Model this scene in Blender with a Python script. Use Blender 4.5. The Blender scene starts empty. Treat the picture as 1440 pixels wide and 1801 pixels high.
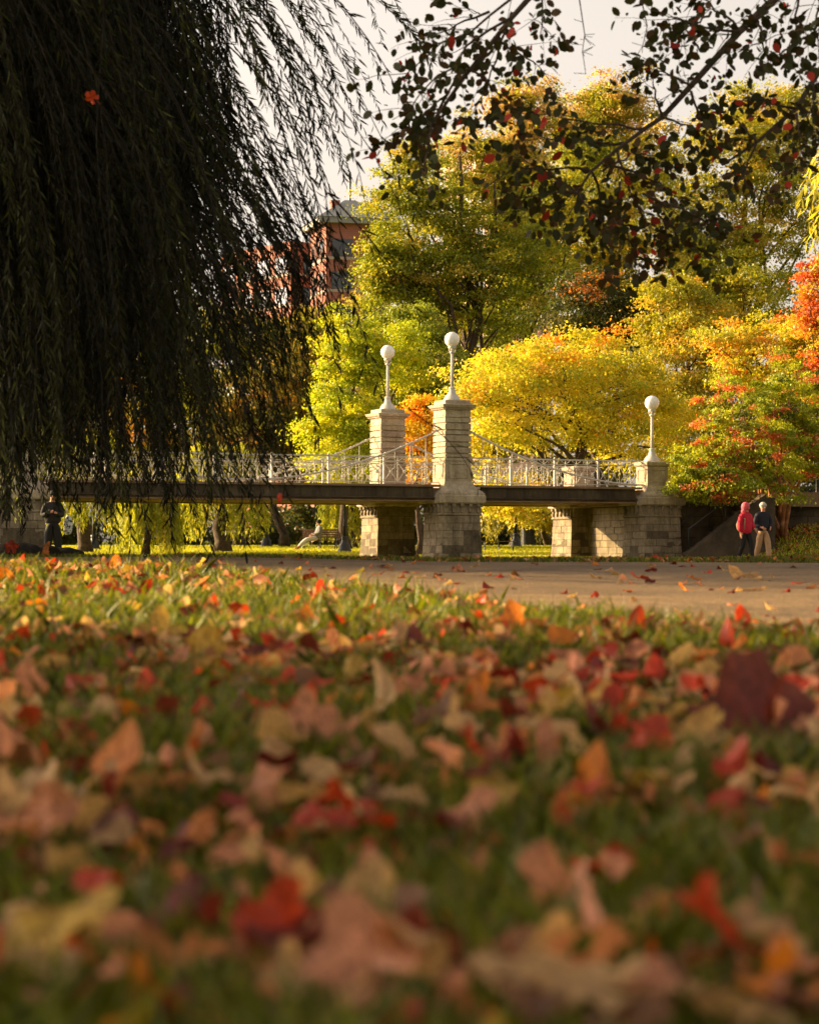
import bpy, math, random
import numpy as np
from mathutils import Vector, Matrix, noise as mnoise
R = math.radians
random.seed(7); rng = np.random.default_rng(11)
sc = bpy.context.scene
COL = sc.collection
F, CX, HY, CZ = 4200.0, 720.0, 978.0, 0.20      # lens in picture pixels, horizon row, eye height

def at(px, py, D): return Vector(((px-CX)/F*D, D, CZ+(HY-py)/F*D))
def xat(px, D): return (px-CX)/F*D
def zat(py, D): return CZ+(HY-py)/F*D
def sst(a, b, x):
    t = np.clip((x-a)/(b-a), 0, 1); return t*t*(3-2*t)

# ------------------------------------------------------------------ ground shape
GY = [-30, 0.5, 1.5, 2.2, 3.6, 5.5, 7.0, 8.5, 11, 13, 16, 24, 40, 60, 74, 84, 95, 110, 150, 300, 900]
GZ = [-.10, -.03, -.03, .015, .045, .06, .09, .12, .165, .172, .16, .06, .0, .03, .04, .10, .26, .55, 1.0, 2.0, 3.0]
def gz(x, y):
    x = np.asarray(x, float); y = np.asarray(y, float)
    # left of the view the near lawn stays a little higher, so it hides the near edge of the path
    z = np.interp(y, GY, GZ)
    z = z + .018*sst(.3, -.9, x)*sst(4, 8, y)*sst(20, 12, y)
    z = z + 1.15*sst(8.8, 13.3, x)*sst(73.9, 80, y)*sst(200, 120, y)
    z = z + .012*np.sin(x*1.9+.6*y)*np.sin(y*1.3+1)*sst(.8, 3, y)*sst(11, 6, y)
    return z
def g1(x, y): return float(gz(x, y))

# ------------------------------------------------------------------ materials
def new_mat(name):
    m = bpy.data.materials.new(name); m.use_nodes = True
    nt = m.node_tree; nt.nodes.clear()
    out = nt.nodes.new('ShaderNodeOutputMaterial'); return m, nt, out
def ramp(nt, fac, stops):
    r = nt.nodes.new('ShaderNodeValToRGB'); e = r.color_ramp.elements
    while len(e) < len(stops): e.new(.5)
    for i, (p, c) in enumerate(stops): e[i].position = p; e[i].color = (*c, 1)
    nt.links.new(fac, r.inputs[0]); return r.outputs[0]
def noise(nt, scale, detail=4, rough=.6, vec=None, dist=0):
    n = nt.nodes.new('ShaderNodeTexNoise'); n.inputs['Scale'].default_value = scale
    n.inputs['Detail'].default_value = detail; n.inputs['Roughness'].default_value = rough
    n.inputs['Distortion'].default_value = dist
    if vec is not None: nt.links.new(vec, n.inputs['Vector'])
    return n.outputs['Fac']
def coords(nt, which='Object', scale=(1, 1, 1)):
    t = nt.nodes.new('ShaderNodeTexCoord'); mp = nt.nodes.new('ShaderNodeMapping')
    mp.inputs['Scale'].default_value = scale
    nt.links.new(t.outputs[which], mp.inputs['Vector']); return mp.outputs[0]
def bump(nt, h, strength, dist=.01):
    b = nt.nodes.new('ShaderNodeBump'); b.inputs['Strength'].default_value = strength
    b.inputs['Distance'].default_value = dist; nt.links.new(h, b.inputs['Height']); return b.outputs[0]
def mixc(nt, fac, a, b, mode='MIX'):
    m = nt.nodes.new('ShaderNodeMix'); m.data_type = 'RGBA'; m.blend_type = mode
    for s, v in ((0, fac), (6, a), (7, b)):
        if hasattr(v, 'node'): nt.links.new(v, m.inputs[s])
        elif s == 0: m.inputs[0].default_value = v
        else: m.inputs[s].default_value = (*v, 1)
    return m.outputs[2]
def noisy(name, stops, scale=5, detail=5, rough=.8, bs=.3, bscale=None, bd=.01, metal=0, spec=.3, attr=None, fine=None, streak=0):
    m, nt, out = new_mat(name); v = coords(nt)
    c = ramp(nt, noise(nt, scale, detail, .65, v), stops)
    if fine: c = mixc(nt, .55, c, ramp(nt, noise(nt, fine, 3, .7, v), [(.3, (.35, .35, .35)), (.7, (1, 1, 1))]), 'MULTIPLY')
    if streak:
        c = mixc(nt, streak, c, ramp(nt, noise(nt, 2.2, 6, .75, coords(nt, 'Object', (2.4, 2.4, .35)), .4), [(.36, (.30, .27, .22)), (.56, (1, 1, 1))]), 'MULTIPLY')
    if attr:
        a = nt.nodes.new('ShaderNodeAttribute'); a.attribute_name = attr
        c = mixc(nt, 1.0, c, a.outputs['Color'], 'MULTIPLY')
    p = nt.nodes.new('ShaderNodeBsdfPrincipled'); nt.links.new(c, p.inputs['Base Color'])
    p.inputs['Roughness'].default_value = rough; p.inputs['Metallic'].default_value = metal
    p.inputs['Specular IOR Level'].default_value = spec
    if bs: nt.links.new(bump(nt, noise(nt, bscale or scale*4, 5, .7, v), bs, bd), p.inputs['Normal'])
    nt.links.new(p.outputs[0], out.inputs[0]); return m
def leafmat(name, trans=.45, gloss=.06, tint=(1, 1, 1), tmul=1.25, spots=False):
    """leaf colour comes from the per-leaf attribute Col: willow strands carry shade in it, light goes through"""
    m, nt, out = new_mat(name)
    a = nt.nodes.new('ShaderNodeAttribute'); a.attribute_name = 'Col'
    c = mixc(nt, 1.0, a.outputs['Color'], tint, 'MULTIPLY')
    if spots:      # age spots and a branching vein pattern in the pigment
        v = coords(nt)
        c = mixc(nt, .85, c, ramp(nt, noise(nt, 9, 5, .75, v, .6), [(.36, (.30, .22, .16)), (.52, (1, 1, 1))]), 'MULTIPLY')
        wv = nt.nodes.new('ShaderNodeTexWave'); wv.inputs['Scale'].default_value = 3.2; wv.inputs['Distortion'].default_value = 2.5; nt.links.new(v, wv.inputs['Vector'])
        c = mixc(nt, .5, c, ramp(nt, wv.outputs['Fac'], [(.04, (.55, .45, .35)), (.16, (1, 1, 1))]), 'MULTIPLY')
    ct = mixc(nt, 1.0, c, (tmul, tmul*.95, tmul*.6), 'MULTIPLY')
    d = nt.nodes.new('ShaderNodeBsdfDiffuse'); t = nt.nodes.new('ShaderNodeBsdfTranslucent')
    g = nt.nodes.new('ShaderNodeBsdfGlossy'); g.inputs['Roughness'].default_value = .45
    nt.links.new(c, d.inputs[0]); nt.links.new(ct, t.inputs[0])
    x = nt.nodes.new('ShaderNodeMixShader'); x.inputs[0].default_value = trans
    nt.links.new(d.outputs[0], x.inputs[1]); nt.links.new(t.outputs[0], x.inputs[2])
    y = nt.nodes.new('ShaderNodeMixShader'); y.inputs[0].default_value = gloss
    nt.links.new(x.outputs[0], y.inputs[1]); nt.links.new(g.outputs[0], y.inputs[2])
    nt.links.new(y.outputs[0], out.inputs[0]); return m
M = {}
M['leaf'] = leafmat('autumn_leaves', .5, .03, tint=(1.16, 1.12, 1))
M['willow'] = leafmat('willow_leaves', .22, .015)
M['dryleaf'] = leafmat('dry_leaves', .38, .03, spots=True)
M['grass'] = leafmat('grass_blades', .4, .04)
M['bark'] = noisy('bark', [(.3, (.03, .02, .013)), (.7, (.11, .075, .045))], 9, 6, .9, .8, 25, .02)
M['darktwig'] = noisy('dark_twig', [(.3, (.012, .009, .005)), (.7, (.03, .022, .012))], 9, 3, .9, 0)
M['red_bark'] = noisy('peeling_bark', [(.25, (.16, .055, .02)), (.55, (.36, .15, .06)), (.8, (.62, .45, .28))], 3.5, 6, .8, .6, 20, .01)
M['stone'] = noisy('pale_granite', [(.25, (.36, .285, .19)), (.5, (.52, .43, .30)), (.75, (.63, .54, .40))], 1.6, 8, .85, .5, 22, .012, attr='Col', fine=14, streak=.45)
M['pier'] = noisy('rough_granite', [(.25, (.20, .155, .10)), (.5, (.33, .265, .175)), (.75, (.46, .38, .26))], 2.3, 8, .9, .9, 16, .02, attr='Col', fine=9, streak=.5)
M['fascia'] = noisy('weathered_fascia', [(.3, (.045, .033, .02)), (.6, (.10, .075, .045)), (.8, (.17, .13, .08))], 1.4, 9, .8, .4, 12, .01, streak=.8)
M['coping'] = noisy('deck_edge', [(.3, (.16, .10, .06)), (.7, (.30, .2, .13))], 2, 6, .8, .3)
M['white'] = noisy('white_paint', [(.3, (.45, .42, .35)), (.7, (.66, .62, .54))], 6, 6, .45, .12, 40, .004, spec=.5)
M['iron'] = noisy('dark_iron', [(.3, (.008, .009, .008)), (.7, (.025, .026, .022))], 8, 4, .5, .2, 40, .003, spec=.5)
M['wood'] = noisy('bench_wood', [(.3, (.09, .05, .025)), (.7, (.22, .13, .07))], 7, 5, .7, .3)
M['rock'] = noisy('dark_rock', [(.3, (.004, .0035, .003)), (.7, (.018, .015, .011))], 2, 7, .95, .9, 6, .05, spec=.03)
M['soil'] = noisy('soil', [(.3, (.02, .014, .008)), (.7, (.07, .045, .022))], 5, 6, .95, .7)
M['brickdark'] = noisy('old_wall_stone', [(.3, (.035, .026, .017)), (.7, (.12, .09, .055))], 1.3, 8, .95, .8, 9, .03, attr='Col')
M['skin'] = noisy('skin', [(.3, (.50, .24, .15)), (.7, (.58, .30, .20))], 12, 3, .55, .05)
def flat(name, c, rough=.8, var=.75, scale=14): return noisy(name, [(.3, tuple(k*var for k in c)), (.7, c)], scale, 5, rough, .25, 45, .004)

# lawn
def lawn_mat():
    m, nt, out = new_mat('lawn_turf'); v = coords(nt)
    c = ramp(nt, noise(nt, .35, 8, .7, v), [(.3, (.10, .115, .012)), (.5, (.17, .18, .014)), (.72, (.24, .22, .02))])
    c = mixc(nt, .6, c, ramp(nt, noise(nt, 22, 6, .8, v), [(.3, (.35, .4, .3)), (.62, (1, 1, 1))]), 'MULTIPLY')
    lf = ramp(nt, noise(nt, 7, 2, .5, v), [(.66, (0, 0, 0)), (.70, (1, 1, 1))])
    c = mixc(nt, lf, c, (.28, .11, .025))
    p = nt.nodes.new('ShaderNodeBsdfPrincipled'); nt.links.new(c, p.inputs['Base Color'])
    p.inputs['Roughness'].default_value = .95; p.inputs['Specular IOR Level'].default_value = .1
    nt.links.new(bump(nt, noise(nt, 30, 6, .8, v), .9, .05), p.inputs['Normal'])
    nt.links.new(p.outputs[0], out.inputs[0]); return m
M['lawn'] = lawn_mat()
def path_mat():
    m, nt, out = new_mat('worn_asphalt'); v = coords(nt)
    c = ramp(nt, noise(nt, 1.3, 10, .8, v, .8), [(.34, (.10, .06, .026)), (.52, (.22, .135, .056)), (.68, (.34, .215, .095))])
    vo = nt.nodes.new('ShaderNodeTexVoronoi'); vo.inputs['Scale'].default_value = 140; nt.links.new(v, vo.inputs['Vector'])
    c = mixc(nt, .7, c, ramp(nt, vo.outputs['Color'], [(.2, (.45, .45, .45)), (.8, (1.5, 1.45, 1.35))]), 'MULTIPLY')
    p = nt.nodes.new('ShaderNodeBsdfPrincipled'); nt.links.new(c, p.inputs['Base Color'])
    p.inputs['Roughness'].default_value = .9
    nt.links.new(bump(nt, vo.outputs['Distance'], .6, .01), p.inputs['Normal'])
    nt.links.new(p.outputs[0], out.inputs[0]); return m
M['path'] = path_mat()
def globe_mat():
    m, nt, out = new_mat('milk_glass'); v = coords(nt)
    p = nt.nodes.new('ShaderNodeBsdfPrincipled')
    nt.links.new(ramp(nt, noise(nt, 3, 3, .5, v), [(.3, (.86, .82, .74)), (.7, (.92, .89, .82))]), p.inputs['Base Color'])
    p.inputs['Roughness'].default_value = .2
    p.inputs['Subsurface Weight'].default_value = .5; p.inputs['Subsurface Radius'].default_value = (.2, .18, .15)
    nt.links.new(p.outputs[0], out.inputs[0]); return m
M['globe'] = globe_mat()
def brick_mat(name, c1, c2, mortar, scale, plain=False):
    m, nt, out = new_mat(name); v = coords(nt)
    n = noise(nt, .25, 6, .6, v)
    c = ramp(nt, n, [(.3, c1), (.7, c2)])
    w = nt.nodes.new('ShaderNodeTexWave'); w.bands_direction = 'Z'; w.inputs['Scale'].default_value = scale
    nt.links.new(v, w.inputs['Vector'])
    c = mixc(nt, ramp(nt, w.outputs['Fac'], [(.0, (.5, .5, .5)), (.15, (0, 0, 0))]), c, mortar)
    p = nt.nodes.new('ShaderNodeBsdfPrincipled'); nt.links.new(c, p.inputs['Base Color']); p.inputs['Roughness'].default_value = .9
    nt.links.new(p.outputs[0], out.inputs[0]); return m
M['brick'] = brick_mat('red_brick', (.26, .085, .055), (.36, .13, .085), (.34, .24, .19), 1.6)
M['pinkwall'] = brick_mat('pink_facade', (.62, .36, .26), (.75, .47, .36), (.6, .5, .4), 1.2)
M['slate'] = noisy('green_grey_roof', [(.3, (.22, .225, .205)), (.7, (.31, .31, .28))], .3, 6, .6, .2)
M['stonepale'] = flat('pale_band', (.42, .34, .27), .8, .85, .5)
M['glass'] = noisy('window_glass', [(.3, (.012, .014, .016)), (.7, (.03, .034, .036))], .4, 3, .12, 0, spec=.6)

# ------------------------------------------------------------------ object helpers
def link(o, parent=None):
    COL.objects.link(o)
    if parent is not None: o.parent = parent
    return o
def tag(o, label=None, cat=None, group=None, kind=None):
    if label: o['label'] = label
    if cat: o['category'] = cat
    if group: o['group'] = group
    if kind: o['kind'] = kind
    return o
def empty(name, loc=(0, 0, 0), rz=0, **k):
    o = bpy.data.objects.new(name, None); link(o); o.location = loc; o.rotation_euler = (0, 0, rz)
    o.empty_display_size = .3
    return tag(o, **k)
class MB:
    def __init__(s): s.v = []; s.f = []; s.c = []
    def add(s, vs, fs, col=(1, 1, 1)):
        n = len(s.v); s.v += [tuple(v) for v in vs]; s.f += [tuple(i+n for i in f) for f in fs]; s.c += [col]*len(vs)
    def box(s, a, b, col=(1, 1, 1), m=None, jit=0):
        x0, y0, z0 = a; x1, y1, z1 = b
        vs = [(x, y, z) for z in (z0, z1) for x, y in ((x0, y0), (x1, y0), (x1, y1), (x0, y1))]
        if jit: vs = [tuple(k+random.uniform(-jit, jit) for k in v) for v in vs]
        if m: vs = [m @ Vector(v) for v in vs]
        s.add(vs, [(3, 2, 1, 0), (4, 5, 6, 7), (0, 1, 5, 4), (1, 2, 6, 5), (2, 3, 7, 6), (3, 0, 4, 7)], col)
    def tube(s, pts, rad, n=6, cap=True, col=(1, 1, 1)):
        pts = [Vector(p) for p in pts]
        if not isinstance(rad, (list, tuple)): rad = [rad]*len(pts)
        vs = []; u = None
        for i, p in enumerate(pts):
            t = (pts[min(i+1, len(pts)-1)]-pts[max(i-1, 0)])
            if t.length < 1e-9: t = Vector((0, 0, 1))
            t.normalize()
            if u is None: u = t.orthogonal().normalized()
            u = (u-t*u.dot(t)); u = u.normalized() if u.length > 1e-6 else t.orthogonal().normalized()
            w = t.cross(u)
            for k in range(n):
                a = 2*math.pi*k/n; vs.append(p+(u*math.cos(a)+w*math.sin(a))*rad[i])
        fs = [(i*n+k, i*n+(k+1) % n, (i+1)*n+(k+1) % n, (i+1)*n+k) for i in range(len(pts)-1) for k in range(n)]
        if cap: fs += [tuple(range(n-1, -1, -1)), tuple(range((len(pts)-1)*n, len(pts)*n))]
        s.add(vs, fs, col)
    def lathe(s, prof, n=16, c=(0, 0), square=False, rot=0, col=(1, 1, 1)):
        if square: n = 4; rot = math.pi/4
        k2 = math.sqrt(2) if square else 1
        vs = [(c[0]+r*k2*math.cos(rot+2*math.pi*k/n), c[1]+r*k2*math.sin(rot+2*math.pi*k/n), z) for z, r in prof for k in range(n)]
        fs = [(i*n+k, i*n+(k+1) % n, (i+1)*n+(k+1) % n, (i+1)*n+k) for i in range(len(prof)-1) for k in range(n)]
        fs += [tuple(range(n-1, -1, -1)), tuple(range((len(prof)-1)*n, len(prof)*n))]
        s.add(vs, fs, col)
    def ball(s, c, r, n=20, m=12, sc3=(1, 1, 1), jit=0, col=(1, 1, 1)):
        prof = []
        vs = [(c[0], c[1], c[2]-r*sc3[2])]
        for i in range(1, m):
            a = -math.pi/2+math.pi*i/m
            for k in range(n):
                b = 2*math.pi*k/n; q = 1+random.uniform(-jit, jit)
                vs.append((c[0]+r*sc3[0]*q*math.cos(a)*math.cos(b), c[1]+r*sc3[1]*q*math.cos(a)*math.sin(b), c[2]+r*sc3[2]*q*math.sin(a)))
        vs.append((c[0], c[1], c[2]+r*sc3[2])); L = len(vs)-1
        fs = [(0, 1+(k+1) % n, 1+k) for k in range(n)]
        for i in range(m-2):
            for k in range(n): fs.append((1+i*n+k, 1+i*n+(k+1) % n, 1+(i+1)*n+(k+1) % n, 1+(i+1)*n+k))
        fs += [(L, 1+(m-2)*n+k, 1+(m-2)*n+(k+1) % n) for k in range(n)]
        s.add(vs, fs, col)
    def build(s, name, mat, parent=None, smooth=False, bevel=0, loc=None, matrix=None):
        me = bpy.data.meshes.new(name); vs = s.v
        if matrix: vs = [matrix @ Vector(v) for v in vs]
        me.from_pydata([tuple(v) for v in vs], [], s.f)
        at_ = me.attributes.new('Col', 'FLOAT_COLOR', 'POINT')
        at_.data.foreach_set('color', np.array([(*c, 1) for c in s.c], dtype=np.float32).ravel())
        me.materials.append(mat)
        if smooth: me.polygons.foreach_set('use_smooth', [True]*len(me.polygons))
        me.update()
        o = bpy.data.objects.new(name, me); link(o, parent)
        if loc is not None: o.location = loc
        if bevel:
            b = o.modifiers.new('bevel', 'BEVEL'); b.width = bevel; b.segments = 2; b.limit_method = 'ANGLE'
        return o
def cloud_mesh(name, V, col, mat, smooth=False, faces=None):
    """V (n,k,3): n polygons of k corners (or n patches with shared 'faces' index list)."""
    n, k, _ = V.shape
    me = bpy.data.meshes.new(name); me.vertices.add(n*k)
    me.vertices.foreach_set('co', V.astype(np.float32).ravel())
    if faces is None:
        me.loops.add(n*k); me.polygons.add(n)
        me.loops.foreach_set('vertex_index', np.arange(n*k, dtype=np.int32))
        me.polygons.foreach_set('loop_start', np.arange(0, n*k, k, dtype=np.int32))
    else:
        fl = np.array([len(f) for f in faces]); fi = np.concatenate([np.array(f) for f in faces])
        idx = (fi[None, :]+(np.arange(n)*k)[:, None]).ravel().astype(np.int32)
        st = np.concatenate([[0], np.cumsum(np.tile(fl, n))[:-1]]).astype(np.int32)
        me.loops.add(len(idx)); me.polygons.add(len(fl)*n)
        me.loops.foreach_set('vertex_index', idx); me.polygons.foreach_set('loop_start', st)
    a = me.attributes.new('Col', 'FLOAT_COLOR', 'POINT')
    c4 = np.ones((n, k, 4), np.float32); c4[:, :, :3] = col[:, None, :] if col.ndim == 2 else col
    a.data.foreach_set('color', c4.ravel())
    me.materials.append(mat)
    me.update(calc_edges=True)
    if smooth: me.polygons.foreach_set('use_smooth', np.ones(len(me.polygons), bool))
    return me
def obj_of(name, me, parent=None): return link(bpy.data.objects.new(name, me), parent)
def nrmz(a): return a/np.maximum(np.linalg.norm(a, axis=-1, keepdims=True), 1e-9)
def leaf_quads(pos, axis, nrm, L, W, pts):
    """pts: [(t along, s across, h up)] outline in leaf units"""
    axis = nrmz(axis); side = nrmz(np.cross(axis, nrm)); up = np.cross(side, axis)
    L = np.asarray(L).reshape(-1, 1); W = np.asarray(W).reshape(-1, 1)
    return np.stack([pos+axis*L*t+side*W*s_+up*L*h for t, s_, h in pts], axis=1)
DIAMOND = [(0, 0, 0), (.5, -.5, .08), (1, 0, -.03), (.5, .5, .08)]
LANCE = [(0, 0, 0), (.28, -.46, .03), (.62, -.36, .03), (1, 0, -.08), (.62, .36, .03), (.28, .46, .03)]
OVAL = [(0, 0, 0), (.18, -.34, .03), (.5, -.5, .06), (.82, -.33, .03), (1, 0, -.03), (.82, .33, .03), (.5, .5, .06), (.18, .34, .03)]
def pick(pal, n):
    w = np.array([p[0] for p in pal], float); w /= w.sum()
    c = np.array([p[1] for p in pal], float)
    return c[rng.choice(len(pal), n, p=w)]

# ------------------------------------------------------------------ trees
def limb_path(a, b, bend=.25, n=6, sag=0):
    a = Vector(a); b = Vector(b); L = (b-a).length
    o = Vector((random.uniform(-1, 1), random.uniform(-1, 1), random.uniform(-.3, .8)))*L*bend*.5
    pts = []
    for i in range(n+1):
        t = i/n; k = 4*t*(1-t)
        p = a.lerp(b, t)+o*k+Vector((0, 0, -sag*k))
        if 0 < i < n: p += Vector((random.uniform(-1, 1), random.uniform(-1, 1), random.uniform(-1, 1)))*L*.03
        pts.append(p)
    return pts
def make_tree(name, label, base, blobs, pal, leaves=20000, lsize=.15, cl_r=.8, trunk_r=.25, group=None, flat_=.42,
              limbs=14, mat='leaf', bark='bark', fork=None, stems=1, jitter=.09, patch=None, cat='tree', core=.45, wild=.7):
    """blobs: (px, py, D, rx_px, ry_px, weight) ellipsoids of the crown"""
    bx, by = base; bz = g1(bx, by)-.1
    if mat == 'leaf' and by > 70: leaves = int(leaves*1.45); lsize *= .86
    root = empty(name, (bx, by, bz), label=label, cat=cat, group=group)
    O = np.array([bx, by, bz])
    cen = []; out = []
    tot = sum(b[5] for b in blobs); ncl = max(12, int(leaves/130))
    for px, py, D, rx, ry, w in blobs:
        c = np.array(at(px, py, D)); r = np.array([rx/F*D, rx/F*D*.8, ry/F*D])
        k = int(ncl*w/tot)+1
        d = nrmz(rng.normal(size=(k, 3))); rad = rng.uniform(core, 1, (k, 1))**.6
        ph = rng.uniform(0, 6.28, 6)
        rad *= 1+rng.normal(0, .07, (k, 1))+(.16*np.sin(3.1*d[:, :1]+ph[0]+2*d[:, 2:])+.13*np.sin(6.3*d[:, 2:]+ph[1]+3*d[:, :1])+.09*np.sin(11*d[:, :1]+ph[2]))
        cen.append(c+d*rad*r); out.append(d)
    cen = np.concatenate(cen); out = np.concatenate(out)
    n = len(cen)
    ccol = pick(pal, n)
    if patch is not None: ccol = patch(cen, ccol)
    per = leaves//n
    ci = np.repeat(np.arange(n), per)
    scl = rng.uniform(.6, 1.25, n)[ci][:, None]*cl_r
    g = rng.normal(size=(len(ci), 3))*[.5, .5, .5*flat_]*scl
    g[:, 2] -= .10*(g[:, 0]**2+g[:, 1]**2)/cl_r
    pos = cen[ci]+g
    nr = nrmz(np.array([0, 0, .55])+out[ci]*.55+rng.normal(size=(len(ci), 3))*wild)
    ax = nrmz(np.cross(nr, rng.normal(size=(len(ci), 3))))+[0, 0, -.25]
    L = lsize*rng.uniform(.6, 1.35, len(ci))
    V = leaf_quads(pos, ax, nr, L, L*.72, DIAMOND)
    col = ccol[ci]*np.exp(rng.normal(0, jitter, (len(ci), 1)))*(1+rng.normal(0, .05, (len(ci), 3)))
    sw = rng.random(len(ci)) < .05
    col[sw] = pick(pal, int(sw.sum()))
    me = cloud_mesh('crown', V-O, np.clip(col, 0, 1), M[mat]); obj_of('crown', me, root)
    # trunk and limbs
    c0 = Vector(np.average(cen, axis=0)); top = Vector((c0.x, c0.y, c0.z))
    tb = MB()
    B = Vector((bx, by, bz))
    fork = fork or .35
    for s_ in range(stems):
        off = Vector((random.uniform(-1, 1), random.uniform(-1, 1), 0))*(.12*trunk_r*4 if stems > 1 else 0)
        tgt = top+(Vector((random.uniform(-1, 1), random.uniform(-1, 1), 0))*1.6 if stems > 1 else Vector((0, 0, 0)))
        tp = limb_path(B+off, tgt+Vector((0, 0, (cen[:, 2].max()-top.z)*.45)), .10 if stems == 1 else .12, 9)
        tb.tube([p-B for p in tp], [trunk_r*(1.35 if i == 0 else 1.0)*(1-.085*i) for i in range(10)], 9)
        idx = rng.choice(n, min(n, limbs//stems), replace=False)
        for i in idx:
            e = Vector(cen[i]); h = random.uniform(fork, .85); k = int(h*9); a = tp[k]
            if a.z > e.z+.5: a = tp[max(1, int(k*.6))]
            r0 = trunk_r*(1-.085*k)*.5
            lp = limb_path(a, e, .28, 6)
            tb.tube([p-B for p in lp], [r0*(1-.14*j) for j in range(7)], 6)
            for _ in range(2):
                q = lp[random.randint(2, 5)]; d = cen[rng.choice(n)]
                e2 = q+(Vector(d)-q).normalized()*random.uniform(.8, 1.8)
                tb.tube([p-B for p in limb_path(q, e2, .3, 4)], [r0*.4, r0*.33, r0*.25, r0*.16, r0*.08], 4)
    tb.build('trunk', M[bark], root, True)
    return root
def weeping(name, label, base, cx, D, rpx, top_py, bot_py, pal, strands=160, lsize=.2, trunk_r=.3, group=None, lean=0, patch=None, seed=0):
    bx, by = base; bz = g1(bx, by)-.1
    root = empty(name, (bx, by, bz), label=label, cat='tree', group=group); O = np.array([bx, by, bz])
    c = at(cx, (top_py+bot_py)/2, D); r = rpx/F*D; zt = zat(top_py, D); zb = zat(bot_py, D)
    P = []; C = []; A = []
    for i in range(strands):
        a = random.uniform(0, 2*math.pi); q = random.uniform(.25, 1)**.6
        x = c.x+r*q*math.cos(a); y = c.y+r*q*math.sin(a)*.8
        z0 = zt-(zt-zb)*.38*q**2*random.uniform(.7, 1.2); z1 = zb+(zt-zb)*(.06+.20*(.5+.5*math.sin(a*5+bx))+random.uniform(0, .45)*random.random()**1.3)
        nl = max(6, int((z0-z1)/(lsize*.28))); t = np.linspace(0, 1, nl)
        out = np.array([math.cos(a), math.sin(a)])*.35
        p = np.stack([x+out[0]*np.sqrt(t)+lean*t, y+out[1]*np.sqrt(t), z0+(z1-z0)*t], 1)+rng.normal(0, .05, (nl, 3))
        P.append(p); C.append(np.repeat(pick(pal, 1)*random.uniform(.7, 1.2), nl, 0))
        A.append(np.tile([0, 0, -1.], (nl, 1))+rng.normal(0, .35, (nl, 3)))
    P = np.concatenate(P); C = np.concatenate(C); A = np.concatenate(A)
    L = lsize*rng.uniform(.7, 1.3, len(P))
    V = leaf_quads(P, A, rng.normal(size=P.shape), L, L*.28, DIAMOND)
    obj_of('crown', cloud_mesh('crown', V-O, np.clip(C, 0, 1), M['leaf']), root)
    tb = MB(); B = Vector(O)
    tp = limb_path(B, Vector((c.x, c.y, zt-.15*(zt-zb))), .08, 8)
    tb.tube([p-B for p in tp], [trunk_r*(1.4 if i == 0 else 1)*(1-.09*i) for i in range(9)], 10)
    for i in range(10):
        a = random.uniform(0, 6.28)
        lp = limb_path(tp[random.randint(3, 7)], (c.x+r*.7*math.cos(a), c.y+r*.6*math.sin(a), zt-.15*(zt-zb)*random.random()), .3, 5)
        tb.tube([p-B for p in lp], [trunk_r*.4*(1-.17*j) for j in range(6)], 6)
    tb.build('trunk', M['bark'], root, True)
    return root

YEL = [(4, (.60, .52, .035)), (3, (.50, .47, .03)), (3, (.34, .36, .022)), (.4, (.66, .40, .04))]
LIME = [(4, (.42, .48, .02)), (3, (.52, .52, .02)), (2, (.26, .32, .02))]
OLIVE = [(4, (.26, .29, .016)), (2, (.36, .34, .022)), (4, (.16, .19, .012)), (.7, (.44, .33, .05))]
GOLDGRN = [(3, (.38, .34, .022)), (4, (.28, .29, .018)), (1, (.50, .36, .05)), (2, (.17, .19, .013))]
BROWNG = [(3, (.20, .14, .02)), (3, (.16, .15, .02)), (1, (.34, .16, .02))]
ORANGE = [(1, (.60, .30, .03)), (3, (.56, .44, .03)), (4, (.38, .38, .025)), (.3, (.5, .12, .02))]
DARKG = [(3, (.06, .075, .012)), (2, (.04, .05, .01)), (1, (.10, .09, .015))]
def warm_top(z0, z1, c2, p=.8):
    def f(cen, col):
        k = np.clip((cen[:, 2]-z0)/(z1-z0), 0, 1)*p
        m = rng.random(len(cen)) < k
        col = col.copy(); col[m] = np.array(c2)*rng.uniform(.8, 1.2, (int(m.sum()), 1)); return col
    return f
gback = 'tall trees in the park behind the bridge'
# golden maple behind the right span
make_tree('maple_tree', 'broad golden yellow maple with orange tips behind the right span of the bridge', (xat(1035, 97), 97),
          [(950, 690, 95, 155, 100, 3), (1100, 725, 97, 125, 110, 2.4), (865, 720, 93, 75, 95, 1.2), (1010, 635, 97, 120, 62, 1.4), (900, 870, 92, 70, 40, .7)],
          YEL, 42000, .15, .75, .26, gback, patch=warm_top(zat(640, 95), zat(565, 95), (.75, .30, .03), .4), limbs=22)
make_tree('maple_tree', 'small orange and yellow maple seen between the two stone towers', (xat(735, 90), 90),
          [(735, 760, 90, 40, 70, 2), (745, 830, 90, 40, 40, 1)], [(2, (.68, .40, .03)), (4, (.62, .48, .03)), (.4, (.7, .22, .02))], 6500, .14, .5, .12, gback)
make_tree('elm_tree', 'bright lime green tree with feathery edge left of the far stone tower', (xat(610, 104), 104),
          [(615, 700, 104, 70, 150, 3), (590, 790, 103, 62, 70, 1.5), (640, 620, 104, 50, 60, 1), (700, 640, 106, 50, 70, 1)], LIME, 30000, .15, .6, .22, gback, flat_=.35)
make_tree('elm_tree', 'darker green tree behind the lamp of the near stone tower', (xat(745, 109), 109),
          [(740, 650, 109, 75, 110, 3), (720, 790, 109, 70, 80, 1)], [(3, (.22, .26, .02)), (2, (.15, .19, .02)), (1, (.30, .32, .03))], 20000, .16, .7, .2, gback)
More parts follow.
